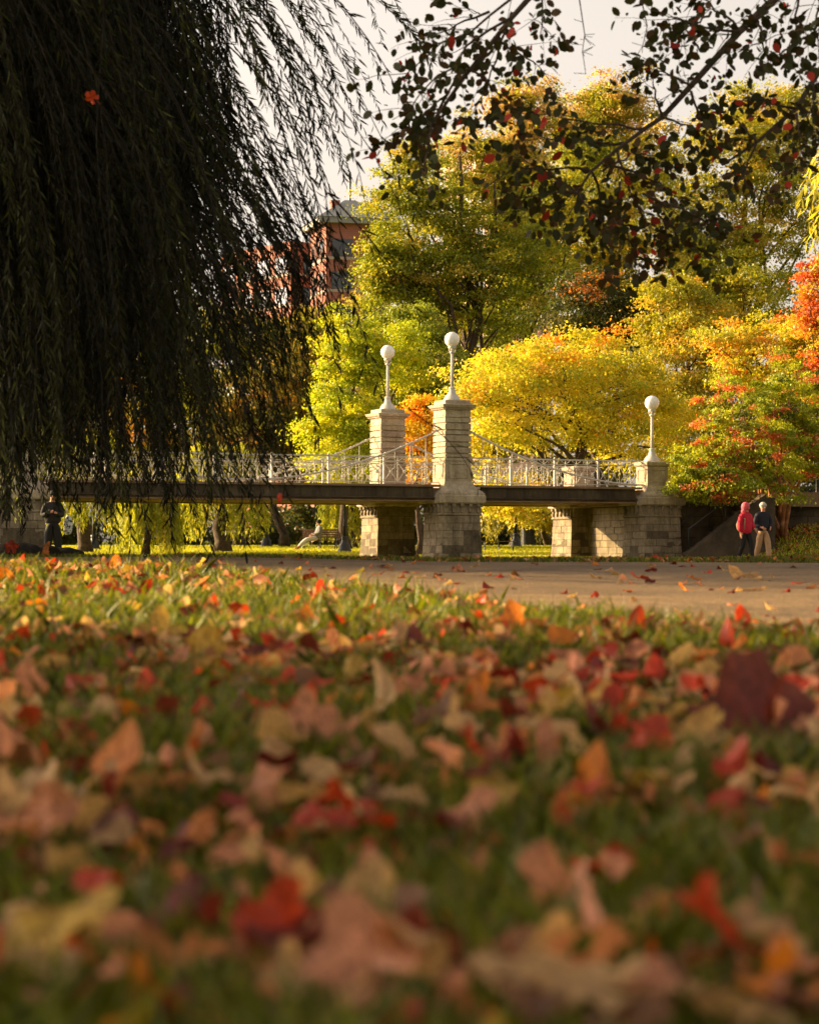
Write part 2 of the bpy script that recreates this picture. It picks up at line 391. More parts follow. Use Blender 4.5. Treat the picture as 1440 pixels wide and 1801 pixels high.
make_tree('locust_tree', 'tall yellow green tree with dark forking limbs rising above the stone towers', (xat(880, 128), 128),
          [(760, 430, 128, 120, 120, 3), (860, 300, 130, 110, 110, 2.4), (880, 470, 128, 130, 110, 2.6), (725, 320, 126, 50, 80, .9), (680, 470, 126, 48, 80, 1), (930, 200, 132, 80, 70, 1.2), (700, 520, 127, 80, 60, 1)],
          OLIVE, 74000, .18, .95, .34, gback, flat_=.35, limbs=34, core=.2, patch=warm_top(zat(330, 130), zat(150, 130), (.50, .34, .12), .75), wild=.9)
make_tree('locust_tree', 'tall golden green tree behind the maple under the gap of sky', (xat(1060, 150), 150),
          [(1080, 290, 150, 110, 160, 3), (1060, 190, 150, 75, 60, 1.2), (1120, 450, 148, 130, 120, 2.4), (1000, 400, 146, 80, 110, 1)], GOLDGRN, 42000, .21, 1.0, .36, gback,
          patch=warm_top(zat(300, 150), zat(130, 150), (.58, .40, .13), .7), limbs=20, core=.3)
make_tree('locust_tree', 'olive green tree filling the gap between the forked locust and the right hand trees', (xat(960, 140), 140),
          [(930, 440, 140, 90, 140, 2), (1010, 300, 142, 80, 90, 1), (860, 560, 138, 90, 60, 1)], OLIVE, 26000, .2, .9, .3, gback, limbs=20, core=.2)
make_tree('oak_tree', 'large golden green tree in the upper right corner beyond the right bank', (xat(1330, 140), 140),
          [(1330, 330, 140, 150, 190, 4), (1250, 420, 138, 90, 140, 2), (1420, 300, 140, 110, 150, 2), (1330, 200, 142, 80, 70, 1), (1300, 520, 136, 150, 80, 2)], GOLDGRN, 52000, .20, 1.0, .4, gback,
          patch=warm_top(zat(300, 140), zat(150, 140), (.5, .38, .08), .3), limbs=24, core=.3)
make_tree('maple_tree', 'dark green maple turning red at the top above the golden maple', (xat(1030, 118), 118),
          [(1040, 540, 118, 100, 70, 3), (1130, 560, 118, 60, 60, 1)], DARKG, 16000, .17, .8, .24, gback,
          patch=warm_top(zat(540, 118), zat(440, 118), (.42, .14, .02), .8))
make_tree('elm_tree', 'green gold tree between the golden maple and the right edge', (xat(1210, 112), 112),
          [(1190, 560, 112, 90, 80, 2), (1230, 650, 110, 90, 110, 2.5), (1200, 780, 108, 80, 80, 1.2)], [(3, (.34, .31, .02)), (3, (.24, .25, .016)), (1, (.52, .34, .03))], 30000, .17, .8, .24, gback)
make_tree('maple_tree', 'orange maple over the flowering tree at the right edge', (xat(1370, 98), 98),
          [(1350, 620, 98, 105, 65, 3), (1420, 640, 96, 60, 80, 1.5)], ORANGE, 18000, .15, .65, .2, gback)
make_tree('maple_tree', 'scarlet red maple cut by the right edge of the picture', (xat(1470, 92), 92),
          [(1450, 530, 92, 55, 90, 2), (1470, 620, 92, 60, 60, 1)], [(1.5, (.44, .09, .02)), (3, (.52, .22, .03)), (3, (.46, .36, .03))], 9000, .15, .55, .18, gback)
make_tree('oak_tree', 'brown green tree over the railing left of the lime green tree', (xat(500, 112), 112),
          [(500, 720, 112, 85, 110, 3), (420, 780, 112, 80, 80, 1.4)], BROWNG, 22000, .17, .75, .24, gback)
make_tree('elm_tree', 'green tree below the brick tower seen through the willow', (xat(420, 120), 120),
          [(470, 610, 120, 95, 70, 2), (340, 640, 120, 110, 100, 2.5), (540, 590, 121, 60, 50, 1)], [(3, (.24, .26, .02)), (2, (.32, .30, .03)), (1, (.16, .18, .02))], 24000, .18, .85, .26, gback)
make_tree('elm_tree', 'yellow green tree behind the willow curtain at the far left', (xat(150, 118), 118),
          [(120, 680, 118, 140, 130, 3), (230, 800, 114, 90, 80, 1), (40, 800, 114, 90, 80, 1)], [(3, (.30, .28, .02)), (2, (.40, .30, .03)), (1, (.5, .2, .03))], 22000, .18, .9, .28, gback)
for px, top, D, rx, lab in [(60, 560, 168, 150, 'far tree behind the left end of the bridge'), (300, 600, 172, 130, 'far tree behind the middle of the willow curtain'), (560, 590, 170, 110, 'far tree behind the lime green tree'),
        (800, 470, 174, 150, 'far tree low behind the locust trunks'), (1040, 470, 176, 150, 'far tree behind the golden maple'), (1270, 560, 172, 140, 'far tree behind the green gold tree at right'), (1460, 560, 168, 120, 'far tree behind the orange maple at the right edge')]:
    make_tree('elm_tree', lab, (xat(px, D), D), [(px, (top+940)/2, D, rx, (940-top)/2, 1)], [(2, (.16, .15, .02)), (2, (.24, .20, .025)), (1, (.10, .11, .015))], 12000, .32, 1.2, .3, gback, core=.2, limbs=10)
# understory seen under the deck
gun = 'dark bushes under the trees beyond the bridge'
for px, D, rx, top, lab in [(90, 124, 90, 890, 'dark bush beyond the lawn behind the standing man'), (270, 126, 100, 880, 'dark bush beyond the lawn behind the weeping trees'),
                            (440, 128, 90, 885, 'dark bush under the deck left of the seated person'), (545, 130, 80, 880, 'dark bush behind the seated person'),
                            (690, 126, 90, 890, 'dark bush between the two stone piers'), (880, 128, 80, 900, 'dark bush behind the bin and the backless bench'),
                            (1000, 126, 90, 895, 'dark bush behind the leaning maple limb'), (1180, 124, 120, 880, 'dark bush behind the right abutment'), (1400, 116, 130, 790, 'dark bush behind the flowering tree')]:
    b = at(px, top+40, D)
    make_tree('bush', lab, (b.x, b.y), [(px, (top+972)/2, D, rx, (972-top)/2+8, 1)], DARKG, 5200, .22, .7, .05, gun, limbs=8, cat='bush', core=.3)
make_tree('oak_tree', 'pale trunked tree seen beyond the bin through the right span', (xat(965, 120), 120),
          [(955, 905, 118, 60, 28, 1)], [(2, (.45, .36, .03)), (2, (.34, .3, .03))], 3500, .17, .5, .22, gback, fork=.7)
# weeping trees beyond and left of the bridge
gw = 'sunlit weeping willows beyond the bridge'
WY = [(3, (.36, .38, .02)), (3, (.26, .30, .018)), (1, (.50, .44, .03))]
weeping('weeping_willow', 'yellow weeping willow behind the lamp post right of the seated person', (xat(625, 108), 108), 612, 108, 42, 800, 965, WY, 150, .22, .1, gw)
weeping('weeping_willow', 'small weeping willow touching the lawn behind the bench at left', (xat(255, 92), 92), 262, 92, 45, 800, 985, WY, 260, .2, .15, gw)
weeping('weeping_willow', 'weeping willow with a thick leaning trunk under the middle of the span', (xat(392, 98), 98), 385, 98, 75, 760, 960, WY, 230, .2, .34, gw, lean=.2)
weeping('weeping_willow', 'weeping willow with pale trunk right of the standing man', (xat(150, 96), 96), 150, 96, 85, 740, 950, WY, 260, .2, .30, gw)
weeping('weeping_willow', 'bright weeping willow at the left edge behind the stone pier', (xat(20, 90), 90), 10, 90, 70, 700, 955, WY, 240, .2, .2, gw)
weeping('weeping_willow', 'dark weeping willow beyond the bin seen through the right span', (xat(905, 122), 122), 905, 122, 50, 840, 962, [(1, (.18, .17, .02)), (1, (.26, .24, .02))], 130, .24, .3, gw)

# flowering multi-stem tree at right
def flowers(cen, col):
    k = rng.random(len(cen)) < .16
    col = col.copy(); col[k] = np.array((.52, .14, .045))*rng.uniform(.7, 1.2, (int(k.sum()), 1)); return col
ft = make_tree('flowering_tree', 'round green tree with red flower clusters and several peeling orange stems behind the walking couple', (xat(1378, 78), 78),
          [(1330, 760, 77, 125, 115, 4), (1240, 830, 76, 70, 55, 1.5), (1400, 720, 78, 80, 100, 2), (1440, 810, 78, 60, 50, 1), (1270, 850, 75.5, 60, 32, 1.2)],
          [(5, (.24, .29, .015)), (5, (.36, .39, .02)), (1, (.10, .12, .012))], 44000, .105, .32, .085, None, bark='red_bark', limbs=40, stems=5, patch=flowers, core=.3, fork=.3)

# ------------------------------------------------------------------ ground
def grid(name, xs, ys, mat, dz=0, mask=None, **k):
    X, Y = np.meshgrid(xs, ys); Z = gz(X, Y)+dz
    nx, ny = len(xs), len(ys)
    vs = np.stack([X, Y, Z], -1).reshape(-1, 3)
    fs = [(j*nx+i, j*nx+i+1, (j+1)*nx+i+1, (j+1)*nx+i) for j in range(ny-1) for i in range(nx-1)]
    me = bpy.data.meshes.new(name); me.from_pydata(vs.tolist(), [], fs); me.materials.append(mat)
    me.polygons.foreach_set('use_smooth', [True]*len(me.polygons))
    o = link(bpy.data.objects.new(name, me)); return tag(o, **k)
ys = np.concatenate([np.arange(-30, 0, 2), np.arange(0, 16, .2), np.arange(16, 74, 2), np.arange(74, 90, 1), np.arange(90, 200, 5), np.geomspace(200, 900, 14)])
xs = np.concatenate([-np.geomspace(600, 16, 16), np.arange(-14, -3, 1), np.arange(-3, 3, .25), np.arange(3, 18, 1), np.geomspace(18, 600, 16)])
grid('lawn', xs, ys, M['lawn'], 0, kind='structure', label='wide park lawn with scattered leaves')
def strip(name, near, far, mat, dz=.006, n=90, m=10, wob=0, **k):
    """near / far: (x, y) polylines of the two edges, draped over the ground"""
    def samp(pl, t):
        pl = np.array(pl, float); s_ = np.linspace(0, 1, len(pl)); return np.stack([np.interp(t, s_, pl[:, 0]), np.interp(t, s_, pl[:, 1])], 1)
    t = np.linspace(0, 1, n); A = samp(near, t); B = samp(far, t)
    A[:, 1] += wob*(np.sin(t*60)+np.sin(t*143+1))*.5; B[:, 1] += wob*(np.sin(t*71+2)+np.sin(t*117))*.5
    vs = []
    for i in range(m+1):
        P = A+(B-A)*i/m; z = gz(P[:, 0], P[:, 1])+dz; vs.append(np.column_stack([P, z]))
    vs = np.concatenate(vs)
    fs = [(j*n+i, j*n+i+1, (j+1)*n+i+1, (j+1)*n+i) for j in range(m) for i in range(n-1)]
    me = bpy.data.meshes.new(name); me.from_pydata(vs.tolist(), [], fs); me.materials.append(mat)
    me.polygons.foreach_set('use_smooth', [True]*len(me.polygons))
    return tag(link(bpy.data.objects.new(name, me)), **k)
# near edge of the park path runs from right-near to left-far
NEAR = [(9, 1.5), (3, 2.8), (.68, 4.05), (.37, 5.2), (.19, 6.0), (-.12, 6.9), (-.9, 9), (-2.6, 10.3), (-8, 12)]
FARE = [(9, 8.8), (3, 10.4), (1.7, 10.9), (.9, 11.2), (0, 11.5), (-1.2, 12.2), (-3, 13.4), (-9, 16)]
strip('path', NEAR, FARE, M['path'], .006, 120, 14, .05, kind='structure', label='grey asphalt park path across the lawn')
strip('far_path', [(-30, 88), (-8, 89), (5, 90), (12, 97)], [(-30, 90.2), (-8, 91), (5, 92.2), (12, 99)], noisy('pale_gravel', [(.3, (.30, .23, .16)), (.7, (.45, .36, .27))], 3, 6, .9, .3), .006, 60, 4, .1, kind='structure', label='pale path across the lawn beyond the bridge')
strip('couple_path', [(9.2, 72.2), (14, 72.6), (30, 73.5)], [(9.2, 74.2), (14, 74.6), (30, 75.5)], noisy('tan_gravel', [(.3, (.38, .28, .18)), (.7, (.5, .4, .3))], 3, 6, .9, .3), .006, 60, 4, .05, kind='structure', label='tan path the couple walks on')

# ------------------------------------------------------------------ bridge
BA = R(24); BL = Vector((1.32, 74, .077)); W = 5.0
bridge = empty('footbridge', BL, BA, label='old stone and white iron suspension footbridge with lattice railings across the park', cat='bridge')
BM = Matrix.Translation(BL) @ Matrix.Rotation(BA, 4, 'Z')
def tone(a=.86, b=1.1): k = random.uniform(a, b); return (k, k*random.uniform(.97, 1.02), k*random.uniform(.93, 1.03))
def blocks(mb, cx, cy, hx, hy, z0, z1, rows, batter=0, bl=.42, proud=.018, gap=.012):
    """coursed masonry: a core and separate stones standing proud of it"""
    mb.box((cx-hx, cy-hy, z0), (cx+hx, cy+hy, z1), (.45, .43, .4))
    n0 = len(mb.v)-8
    h = (z1-z0)/rows
    for r in range(rows):
        za, zb = z0+r*h+gap, z0+(r+1)*h-gap*.2
        for (ax, sgn, half, run) in (('x', -1, hx, hy), ('x', 1, hx, hy), ('y', -1, hy, hx), ('y', 1, hy, hx)):
            p = -run; first = random.uniform(.4, 1)*bl if r % 2 else bl
            while p < run-1e-3:
                q = min(run, p+first*random.uniform(.75, 1.3)); first = bl
                if run-q < .12: q = run
                e = proud+random.uniform(-.006, .01); c = tone(.86, 1.08)
                a0 = p+(gap*.5 if p > -run+1e-4 else -proud*.9); a1 = q-(gap*.5 if q < run-1e-4 else -proud*.9)
                if ax == 'x':
                    X0, X1 = sorted((cx+sgn*(half-.05), cx+sgn*(half+e))); mb.box((X0, cy+a0, za), (X1, cy+a1, zb), c, jit=.004)
                else:
                    Y0, Y1 = sorted((cy+sgn*(half-.05), cy+sgn*(half+e))); mb.box((cx+a0, Y0, za), (cx+a1, Y1, zb), c, jit=.004)
                p = q
    if batter:
        for i in range(n0, len(mb.v)):
            x, y, z = mb.v[i]; t = max(0, (z1-z)/(z1-z0)); k = 1+batter*(t*.55+.45*t**5)
            mb.v[i] = (cx+(x-cx)*k, cy+(y-cy)*k, z)
def pier(cx, cy, name='pier'):
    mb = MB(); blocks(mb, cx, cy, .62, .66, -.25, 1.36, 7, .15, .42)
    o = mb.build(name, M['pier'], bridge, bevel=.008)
    cb = MB(); cb.lathe([(1.36, .68), (1.40, .71), (1.44, .68), (1.74, .66)], c=(cx, cy), square=True)
    for k in range(5):
        t = -.56+k*.28
        for sx, sy in ((1, 0), (-1, 0), (0, 1), (0, -1)):
            for (d, w, z0, z1) in ((.10, .052, 1.64, 1.735), (.055, .045, 1.53, 1.65), (.075, .04, 1.46, 1.55)):
                if sx: cb.box((cx+sx*.66-(0 if sx > 0 else d), cy+t-w, z0), (cx+sx*.66+(d if sx > 0 else 0), cy+t+w, z1))
                else: cb.box((cx+t-w, cy+sy*.66-(0 if sy > 0 else d), z0), (cx+t+w, cy+sy*.66+(d if sy > 0 else 0), z1))
    cb.build('corbel_course', M['pier'], o, bevel=.012)
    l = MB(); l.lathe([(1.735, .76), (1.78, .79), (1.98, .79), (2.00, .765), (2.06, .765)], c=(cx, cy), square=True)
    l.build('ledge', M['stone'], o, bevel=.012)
    return o
def tower(cx, cy):
    t = MB()
    t.lathe([(2.06, .745), (2.10, .72), (2.20, .60), (2.32, .50), (2.40, .465), (2.42, .455), (3.06, .44), (3.06, .465), (3.12, .465), (3.14, .44)], c=(cx, cy), square=True, col=(.95, .95, .95))
    z = 3.14
    for i, h in enumerate((.13, .20, .15, .22, .15, .22, .18)):            # rusticated courses with grooves
        c = tone(.86, 1.08); t.lathe([(z, .392), (z+.035, .392), (z+.04, .445), (z+h-.002, .445)], c=(cx, cy), square=True, col=c); z += h
    t.lathe([(z, .42), (z+.02, .42), (z+.02, .455), (z+.04, .455), (z+.04, .432), (4.62, .432)], c=(cx, cy), square=True, col=(1.05, 1.04, 1.02))
    # sunk panel frames on the lower die and roundels on the frieze
    for sx, sy in ((1, 0), (-1, 0), (0, 1), (0, -1)):
        tx, ty = (0, 1) if sx else (1, 0)
        def slab(u0, u1, z0, z1, d0, d1, col=(1, 1, 1)):
            P = [(cx+sx*d+tx*u, cy+sy*d+ty*u) for d in (d0, d1) for u in (u0, u1)]
            X = [p[0] for p in P]; Y = [p[1] for p in P]
            t.box((min(X), min(Y), z0), (max(X), max(Y), z1), col)
        for (u0, u1, z0, z1) in ((-.33, .33, 2.52, 2.55), (-.33, .33, 2.96, 2.99), (-.33, -.30, 2.55, 2.96), (.30, .33, 2.55, 2.96)):
            slab(u0, u1, z0, z1, .43, .468)
        for u in (-.27, .27):
            rm = Matrix.Translation((cx+sx*.428+tx*u, cy+sy*.428+ty*u, 4.50)) @ (Matrix.Rotation(math.pi/2, 4, 'Y') if sx else Matrix.Rotation(math.pi/2, 4, 'X'))
            tt = MB(); tt.lathe([(-.03, .062), (.018, .062), (.018, .045), (.012, .04)] if (sx > 0 or sy < 0) else [(-.018, .045), (-.018, .062), (.03, .062)], 14)
            t.add([rm @ Vector(v) for v in tt.v], tt.f)
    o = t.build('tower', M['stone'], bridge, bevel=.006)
    c = MB(); c.lathe([(4.62, .45), (4.65, .46), (4.65, .475), (4.70, .48)], c=(cx, cy), square=True)
    for k in range(13):
        u = -.45+k*.075
        for sx, sy in ((1, 0), (-1, 0), (0, 1), (0, -1)):
            if sx: c.box((cx+sx*.49-.022, cy+u-.02, 4.645), (cx+sx*.49+.022, cy+u+.02, 4.69))
            else: c.box((cx+u-.02, cy+sy*.49-.022, 4.645), (cx+u+.02, cy+sy*.49+.022, 4.69))
    c.lathe([(4.70, .53), (4.73, .55), (4.79, .575), (4.80, .56), (4.82, .43), (4.925, .425), (4.94, .40)], c=(cx, cy), square=True)
    c.build('cornice', M['stone'], o, bevel=.006)
def pedestal(cx, cy):
    t = MB(); t.lathe([(2.06, .62), (2.10, .60), (2.20, .46), (2.34, .40), (2.38, .385), (3.0, .37), (3.0, .40), (3.04, .43), (3.12, .44), (3.14, .42), (3.18, .30)], c=(cx, cy), square=True)
    for u0, u1, z0, z1 in ((-.26, .26, 2.5, 2.53), (-.26, .26, 2.88, 2.91), (-.26, -.23, 2.53, 2.88), (.23, .26, 2.53, 2.88)):
        t.box((cx+u0, cy-.385-.012, z0), (cx+u1, cy-.36, z1)); t.box((cx-.385-.012, cy+u0, z0), (cx-.36, cy+u1, z1))
    t.build('pedestal', M['stone'], bridge, bevel=.006)
SPANS = [-20.85, -13.75, 0, 7.1]
for s_ in (-13.75, 0):
    for y in (0, W): pier(s_, y); tower(s_, y)
for s_ in (-20.85, 7.1):
    for y in (0, W): pier(s_, y); pedestal(s_, y)
    ab = MB(); sg = 1 if s_ > 0 else -1
    blocks(ab, s_+sg*.50, W/2, .5, W/2-.66, -.25, 1.74, 9, 0, .5)
    ab.build('abutment_wall', M['pier'], bridge, bevel=.008)
dk = MB()
dk.box((-20.2, -.30, 1.84), (6.45, W+.30, 2.22)); dk.box((6.45, -.2, 1.76), (14, W+.2, 2.24)); dk.box((-26, -.2, 1.76), (-20.2, W+.2, 2.24))
deck = dk.build('deck', M['coping'], bridge)
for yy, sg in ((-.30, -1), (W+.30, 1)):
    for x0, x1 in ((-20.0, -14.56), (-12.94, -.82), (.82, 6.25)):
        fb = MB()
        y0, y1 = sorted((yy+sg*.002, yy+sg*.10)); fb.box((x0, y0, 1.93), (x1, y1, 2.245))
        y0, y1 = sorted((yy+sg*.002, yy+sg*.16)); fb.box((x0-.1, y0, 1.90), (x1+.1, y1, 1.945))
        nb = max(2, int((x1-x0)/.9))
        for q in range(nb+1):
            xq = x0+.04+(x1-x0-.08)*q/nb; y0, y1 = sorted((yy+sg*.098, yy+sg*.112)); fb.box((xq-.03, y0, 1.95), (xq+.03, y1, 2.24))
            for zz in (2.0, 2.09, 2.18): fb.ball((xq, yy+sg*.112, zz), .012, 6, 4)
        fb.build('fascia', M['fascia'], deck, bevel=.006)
        ft_ = MB(); y0, y1 = sorted((yy-sg*.1, yy+sg*.20)); ft_.box((x0-.22, y0, 2.25), (x1+.22, y1, 2.32))
        y0, y1 = sorted((yy-sg*.1, yy+sg*.12)); ft_.box((x0-.1, y0, 1.80), (x1+.1, y1, 1.838))
        ft_.build('deck_edge', M['coping'], deck, bevel=.008)
# railings, chains, hangers
def bar(mb, a, b, w=.014, d=None): mb.tube([a, b], w, 4)
def railing(x0, x1, y):
    n = max(1, round((x1-x0)/1.75)); L = (x1-x0)/n
    for i in range(n):
        a = x0+i*L; b = a+L; m = MB()
        for z, w in ((3.17, .028), (3.02, .016), (2.40, .018)): m.box((a, y-w, z-w*.8), (b, y+w, z+w*.8))
        k = 4; c = L/k
        for j in range(k):
            p, q = a+j*c, a+(j+1)*c
            bar(m, (p, y, 2.42), (q, y, 3.01), .0095); bar(m, (q, y+.012, 2.42), (p, y+.012, 3.01), .0095)
            m.ball(((p+q)/2, y, 2.715), .055, 8, 6, (1, .6, 1))
            for (h0, h1) in ((3.03, 3.16),): bar(m, (p, y, h0), ((p+q)/2, y, h1), .009); bar(m, ((p+q)/2, y, h1), (q, y, h0), .009)
            if j: m.ball((p, y, 2.715), .03, 8, 6, (1, .6, 1)); bar(m, (p, y+.006, 2.42), (p, y+.006, 3.15), .008)
        m.build('railing_panel', M['white'], bridge)
        if i:
            pm = MB(); pm.box((a-.028, y-.028, 2.32), (a+.028, y+.028, 3.19)); pm.ball((a, y, 3.21), .04, 8, 6); pm.build('railing_post', M['white'], bridge)
def chain(xt, xl, y):
    """from the tower face at xt down to the low point at xl"""
    sgn = 1 if xl > xt else -1; Ls = abs(xl-xt); pts = []
    for i in range(25):
        s_ = i/24; pts.append((xt+sgn*Ls*s_, y, 2.40+(4.05-2.40)*(1-s_)**1.9))
    m = MB(); m.tube(pts, .030, 6)
    for i in range(1, 24, 2): m.ball(pts[i], .046, 8, 6)
    c = m.build('chain', M['white'], bridge, True)
    k = int((Ls*.86)/.52)
    for i in range(1, k+1):
        s_ = i*.52/Ls; z = 2.40+1.65*(1-s_)**1.9
        if z > 2.5:
            h = MB(); h.tube([(xt+sgn*i*.52, y, 2.30), (xt+sgn*i*.52, y, z)], .011, 5); h.build('hanger', M['white'], c, True)
for y, yc in ((0, -.14), (W, W+.14)):
    railing(-20.4, -14.2, y); railing(-13.28, -.47, y); railing(.47, 6.68, y)
    chain(.44, 6.7, yc); chain(-.44, -6.875, yc); chain(-13.31, -6.875, yc); chain(-14.2, -20.4, yc)
# lamps
def lamp(cx, cy, zb, label, sc_=1.0):
    w = BM @ Vector((cx, cy, zb)); root = empty('globe_lamp', w, BA, label=label, cat='lamp', group='white globe lamps on the bridge')
    b = MB(); b.lathe([(-.01, .265), (.05, .265), (.06, .24), (.12, .235), (.14, .19), (.18, .18), (.2, .13), (.3, .10), (.36, .085), (.38, .105), (.41, .105), (.43, .075)], 20)
    b.build('base', M['white'], root, True)
    p = MB()
    H = 1.62*sc_
    n = 16; prof = [(.40, .054), (H*.6, .046), (H-.1, .04)]
    p.lathe(prof, 16)
    for k in range(8):
        a = k*math.pi/4; p.tube([(.052*math.cos(a), .052*math.sin(a), .42), (.038*math.cos(a), .038*math.sin(a), H-.12)], .008, 4)
    p.lathe([(H-.16, .052), (H-.14, .085), (H-.11, .085), (H-.09, .055)], 16); p.lathe([(H-.1, .05), (H-.02, .052), (H+.0, .12), (H+.05, .125), (H+.07, .10)], 16)
    for k in range(3):
        a = k*2.094; p.tube([(.07*math.cos(a), .07*math.sin(a), H-.12), (.12*math.cos(a), .12*math.sin(a), H-.06), (.11*math.cos(a), .11*math.sin(a), H)], .014, 5)
    p.build('pole', M['white'], root, True)
    g = MB(); g.ball((0, 0, H+.275), .235, 32, 20); g.build('globe', M['globe'], root, True)
lamp(0, 0, 4.94, 'white globe lamp on the near stone tower, the tallest in the picture')
lamp(0, W, 4.94, 'white globe lamp on the far stone tower, partly behind willow leaves')
lamp(7.1, 0, 3.16, 'white globe lamp on the low stone pedestal at the right end of the railing')
lamp(-13.75, 0, 4.94, 'white globe lamp on the left stone tower behind the willow curtain')
lamp(-13.75, W, 4.94, 'white globe lamp on the rear left tower hidden behind the willow')

# retaining wall, stair at the right end
wl = MB(); 
wroot = empty('retaining_wall', BM @ Vector((7.9, -.2, 0)), BA, label='dark stone retaining wall beside the stone stair at the right', cat='wall')
blocks(wl, 1.85, .0, 1.95, .25, -.3, 1.74, 6, 0, .6, .02); wl.build('masonry', M['brickdark'], wroot, bevel=.01)
cp = MB(); cp.box((-.1, -.35, 1.742), (3.9, .33, 1.86)); cp.build('coping', M['brickdark'], wroot, bevel=.02)
w2 = empty('garden_wall', BM @ Vector((11.75, -.1, .85)), BA, label='low dark stone wall on the bank at the right edge', cat='wall')
wl = MB(); blocks(wl, 4, .6, 4, .25, -.5, .95, 4, 0, .7, .02); wl.build('masonry', M['brickdark'], w2, bevel=.01)
cp = MB(); cp.box((-.1, .25, .952), (8.1, .95, 1.05)); cp.build('coping', M['brickdark'], w2, bevel=.02)
stroot = empty('stone_stair', BM @ Vector((7.35, -1.6, 0)), BA, label='stone stair with a sloping side wall and thin iron handrails left of the couple', cat='stairs')
st = MB(); nst = 11
for i in range(nst): st.box((.35+i*.225, .02, -.2), (3.3, 1.1, .165*(i+1)-.08+i*.001), tone())
st.build('steps', M['brickdark'], stroot, bevel=.012)
sw = MB(); H0 = .18
for y0, y1 in ((-.26, .0),):
    prof = [(0, -.3), (0, .12), (.25, .22), (2.85, 1.98), (3.2, 1.98), (3.2, -.3)]
    n = len(prof); vs = [(x, y, z) for y in (y0, y1) for x, z in prof]
    fs = [tuple(range(n-1, -1, -1)), tuple(range(n, 2*n))]+[(i, (i+1) % n, n+(i+1) % n, n+i) for i in range(n)]
    fs[0], fs[1] = tuple(range(n)), tuple(range(2*n-1, n-1, -1))
    sw.add(vs, [tuple(reversed(f)) for f in fs])
sw.build('side_wall', M['brickdark'], stroot, bevel=.02)
cpw = MB(); vs = []
for y in (-.30, .04):
    for x, z in ((-.03, .13), (.25, .232), (2.85, 1.992), (2.85, 2.12), (.22, .34), (-.03, .22)): vs.append((x, y, z))
cpw.add(vs, [(0, 1, 4, 5), (1, 2, 3, 4), (11, 10, 7, 6), (10, 9, 8, 7), (5, 4, 10, 11), (4, 3, 9, 10), (0, 6, 7, 1), (1, 7, 8, 2), (0, 5, 11, 6), (2, 8, 9, 3)])
cpw.build('side_wall_coping', M['brickdark'], stroot)
for y in (.06, 1.02):
    hr = MB(); hr.tube([(.2, y, .0), (.2, y, .98), (2.9, y, 2.75), (2.9, y, 1.75)], .022, 6); hr.tube([(1.55, y, .9), (1.55, y, 1.87)], .02, 6)
    hr.build('handrail', M['iron'], stroot, True)
hr = MB(); hr.tube([(3.0, -1.5, .2), (3.0, -1.5, 1.75), (2.2, -1.5, 1.25)], .028, 6); 

# block and handrail post beyond the right arch
hp = empty('handrail_post', (xat(983, 84), 84, g1(xat(983, 84), 84)), label='dark iron handrail post on a pale block left of the right abutment', cat='post')
m = MB(); m.tube([(0, 0, 0), (0, 0, .85), (.7, 1.5, 1.15)], .03, 6); m.build('rail', M['iron'], hp, True)
m = MB(); m.box((-.22, -.15, -.1), (.12, .2, .17)); m.build('block', M['stonepale'], hp, bevel=.02)

# ------------------------------------------------------------------ buildings
def building(name, label, px0, px1, py_top, D, rot, dep, mat, roof=None, floors=8, fh=3.4, win=None):
    w = (px1-px0)/F*D; z1 = zat(py_top, D); c = Vector(((px0+px1)/2/F*D-CX/F*D, D, 0))
    b = empty(name, (c.x, c.y, g1(c.x, c.y)), rot, label=label, cat='building'); gz0 = b.location.z; H = z1-gz0
    m = MB(); m.box((-w/2, 0, -1), (w/2, dep, H)); m.build('wall', mat, b)
    bands = MB()
    for f in range(floors):
        z = H-2.6-f*fh
        if z < 4: break
        bands.box((-w/2-.06, -.06, z-1.15), (w/2+.06, dep+.06, z-.85))
        for side in (0, 1):
            run = w if side == 0 else dep; k = max(2, int(run/3.2))
            for i in range(k):
                u = (i+.5)*run/k; ww = run/k*.33
                wn = MB()
                if side == 0: wn.box((-w/2+u-ww, -.08, z-.8), (-w/2+u+ww, -.02, z+1))
                else: wn.box((-w/2-.08, u-ww, z-.8), (-w/2-.02, u+ww, z+1))
                wn.build('window', M['glass'], b)
    bands.build('stone_band', M['stonepale'], b)
    if roof:
        r = MB(); e = 1.0; hz = roof; x0, x1, y0, y1 = -w/2-e, w/2+e, -e, dep+e; rx = w*.08
        r.add([(x0, y0, H+.6), (x1, y0, H+.6), (x1, y1, H+.6), (x0, y1, H+.6), (-rx, dep/2, H+hz), (rx, dep/2, H+hz)], [(0, 1, 5, 4), (1, 2, 5), (2, 3, 4, 5), (3, 0, 4), (3, 2, 1, 0)])
        ro = r.build('roof', M['slate'], b)
        fr = MB(); fr.box((x0+.15, y0+.15, H+.01), (x1-.15, y1-.15, H+.59)); fr.build('parapet', M['slate'], ro)
        for cx_ in (-w*.28, w*.32):
            ch = MB(); ch.box((cx_-.4, dep*.3, H+1), (cx_+.4, dep*.3+.8, H+hz*.5+1.0)); ch.box((cx_-.5, dep*.3-.1, H+hz*.5+1.01), (cx_+.5, dep*.3+.9, H+hz*.5+1.25)); ch.build('chimney', M['brick'], ro)
        sp = MB(); sp.tube([(0, dep/2, H+hz-.2), (0, dep/2, H+hz+3)], .12, 6); sp.build('finial', M['iron'], ro)
    return b
building('brick_tower', 'red brick tower block with a grey hipped roof behind the willow', 572, 688, 394, 250, R(14), 8, M['brick'], roof=3.1, floors=9)
building('brick_block', 'lower sunlit red brick block left of the brick tower', 508, 552, 425, 262, R(35), 15, M['brick'], floors=7)
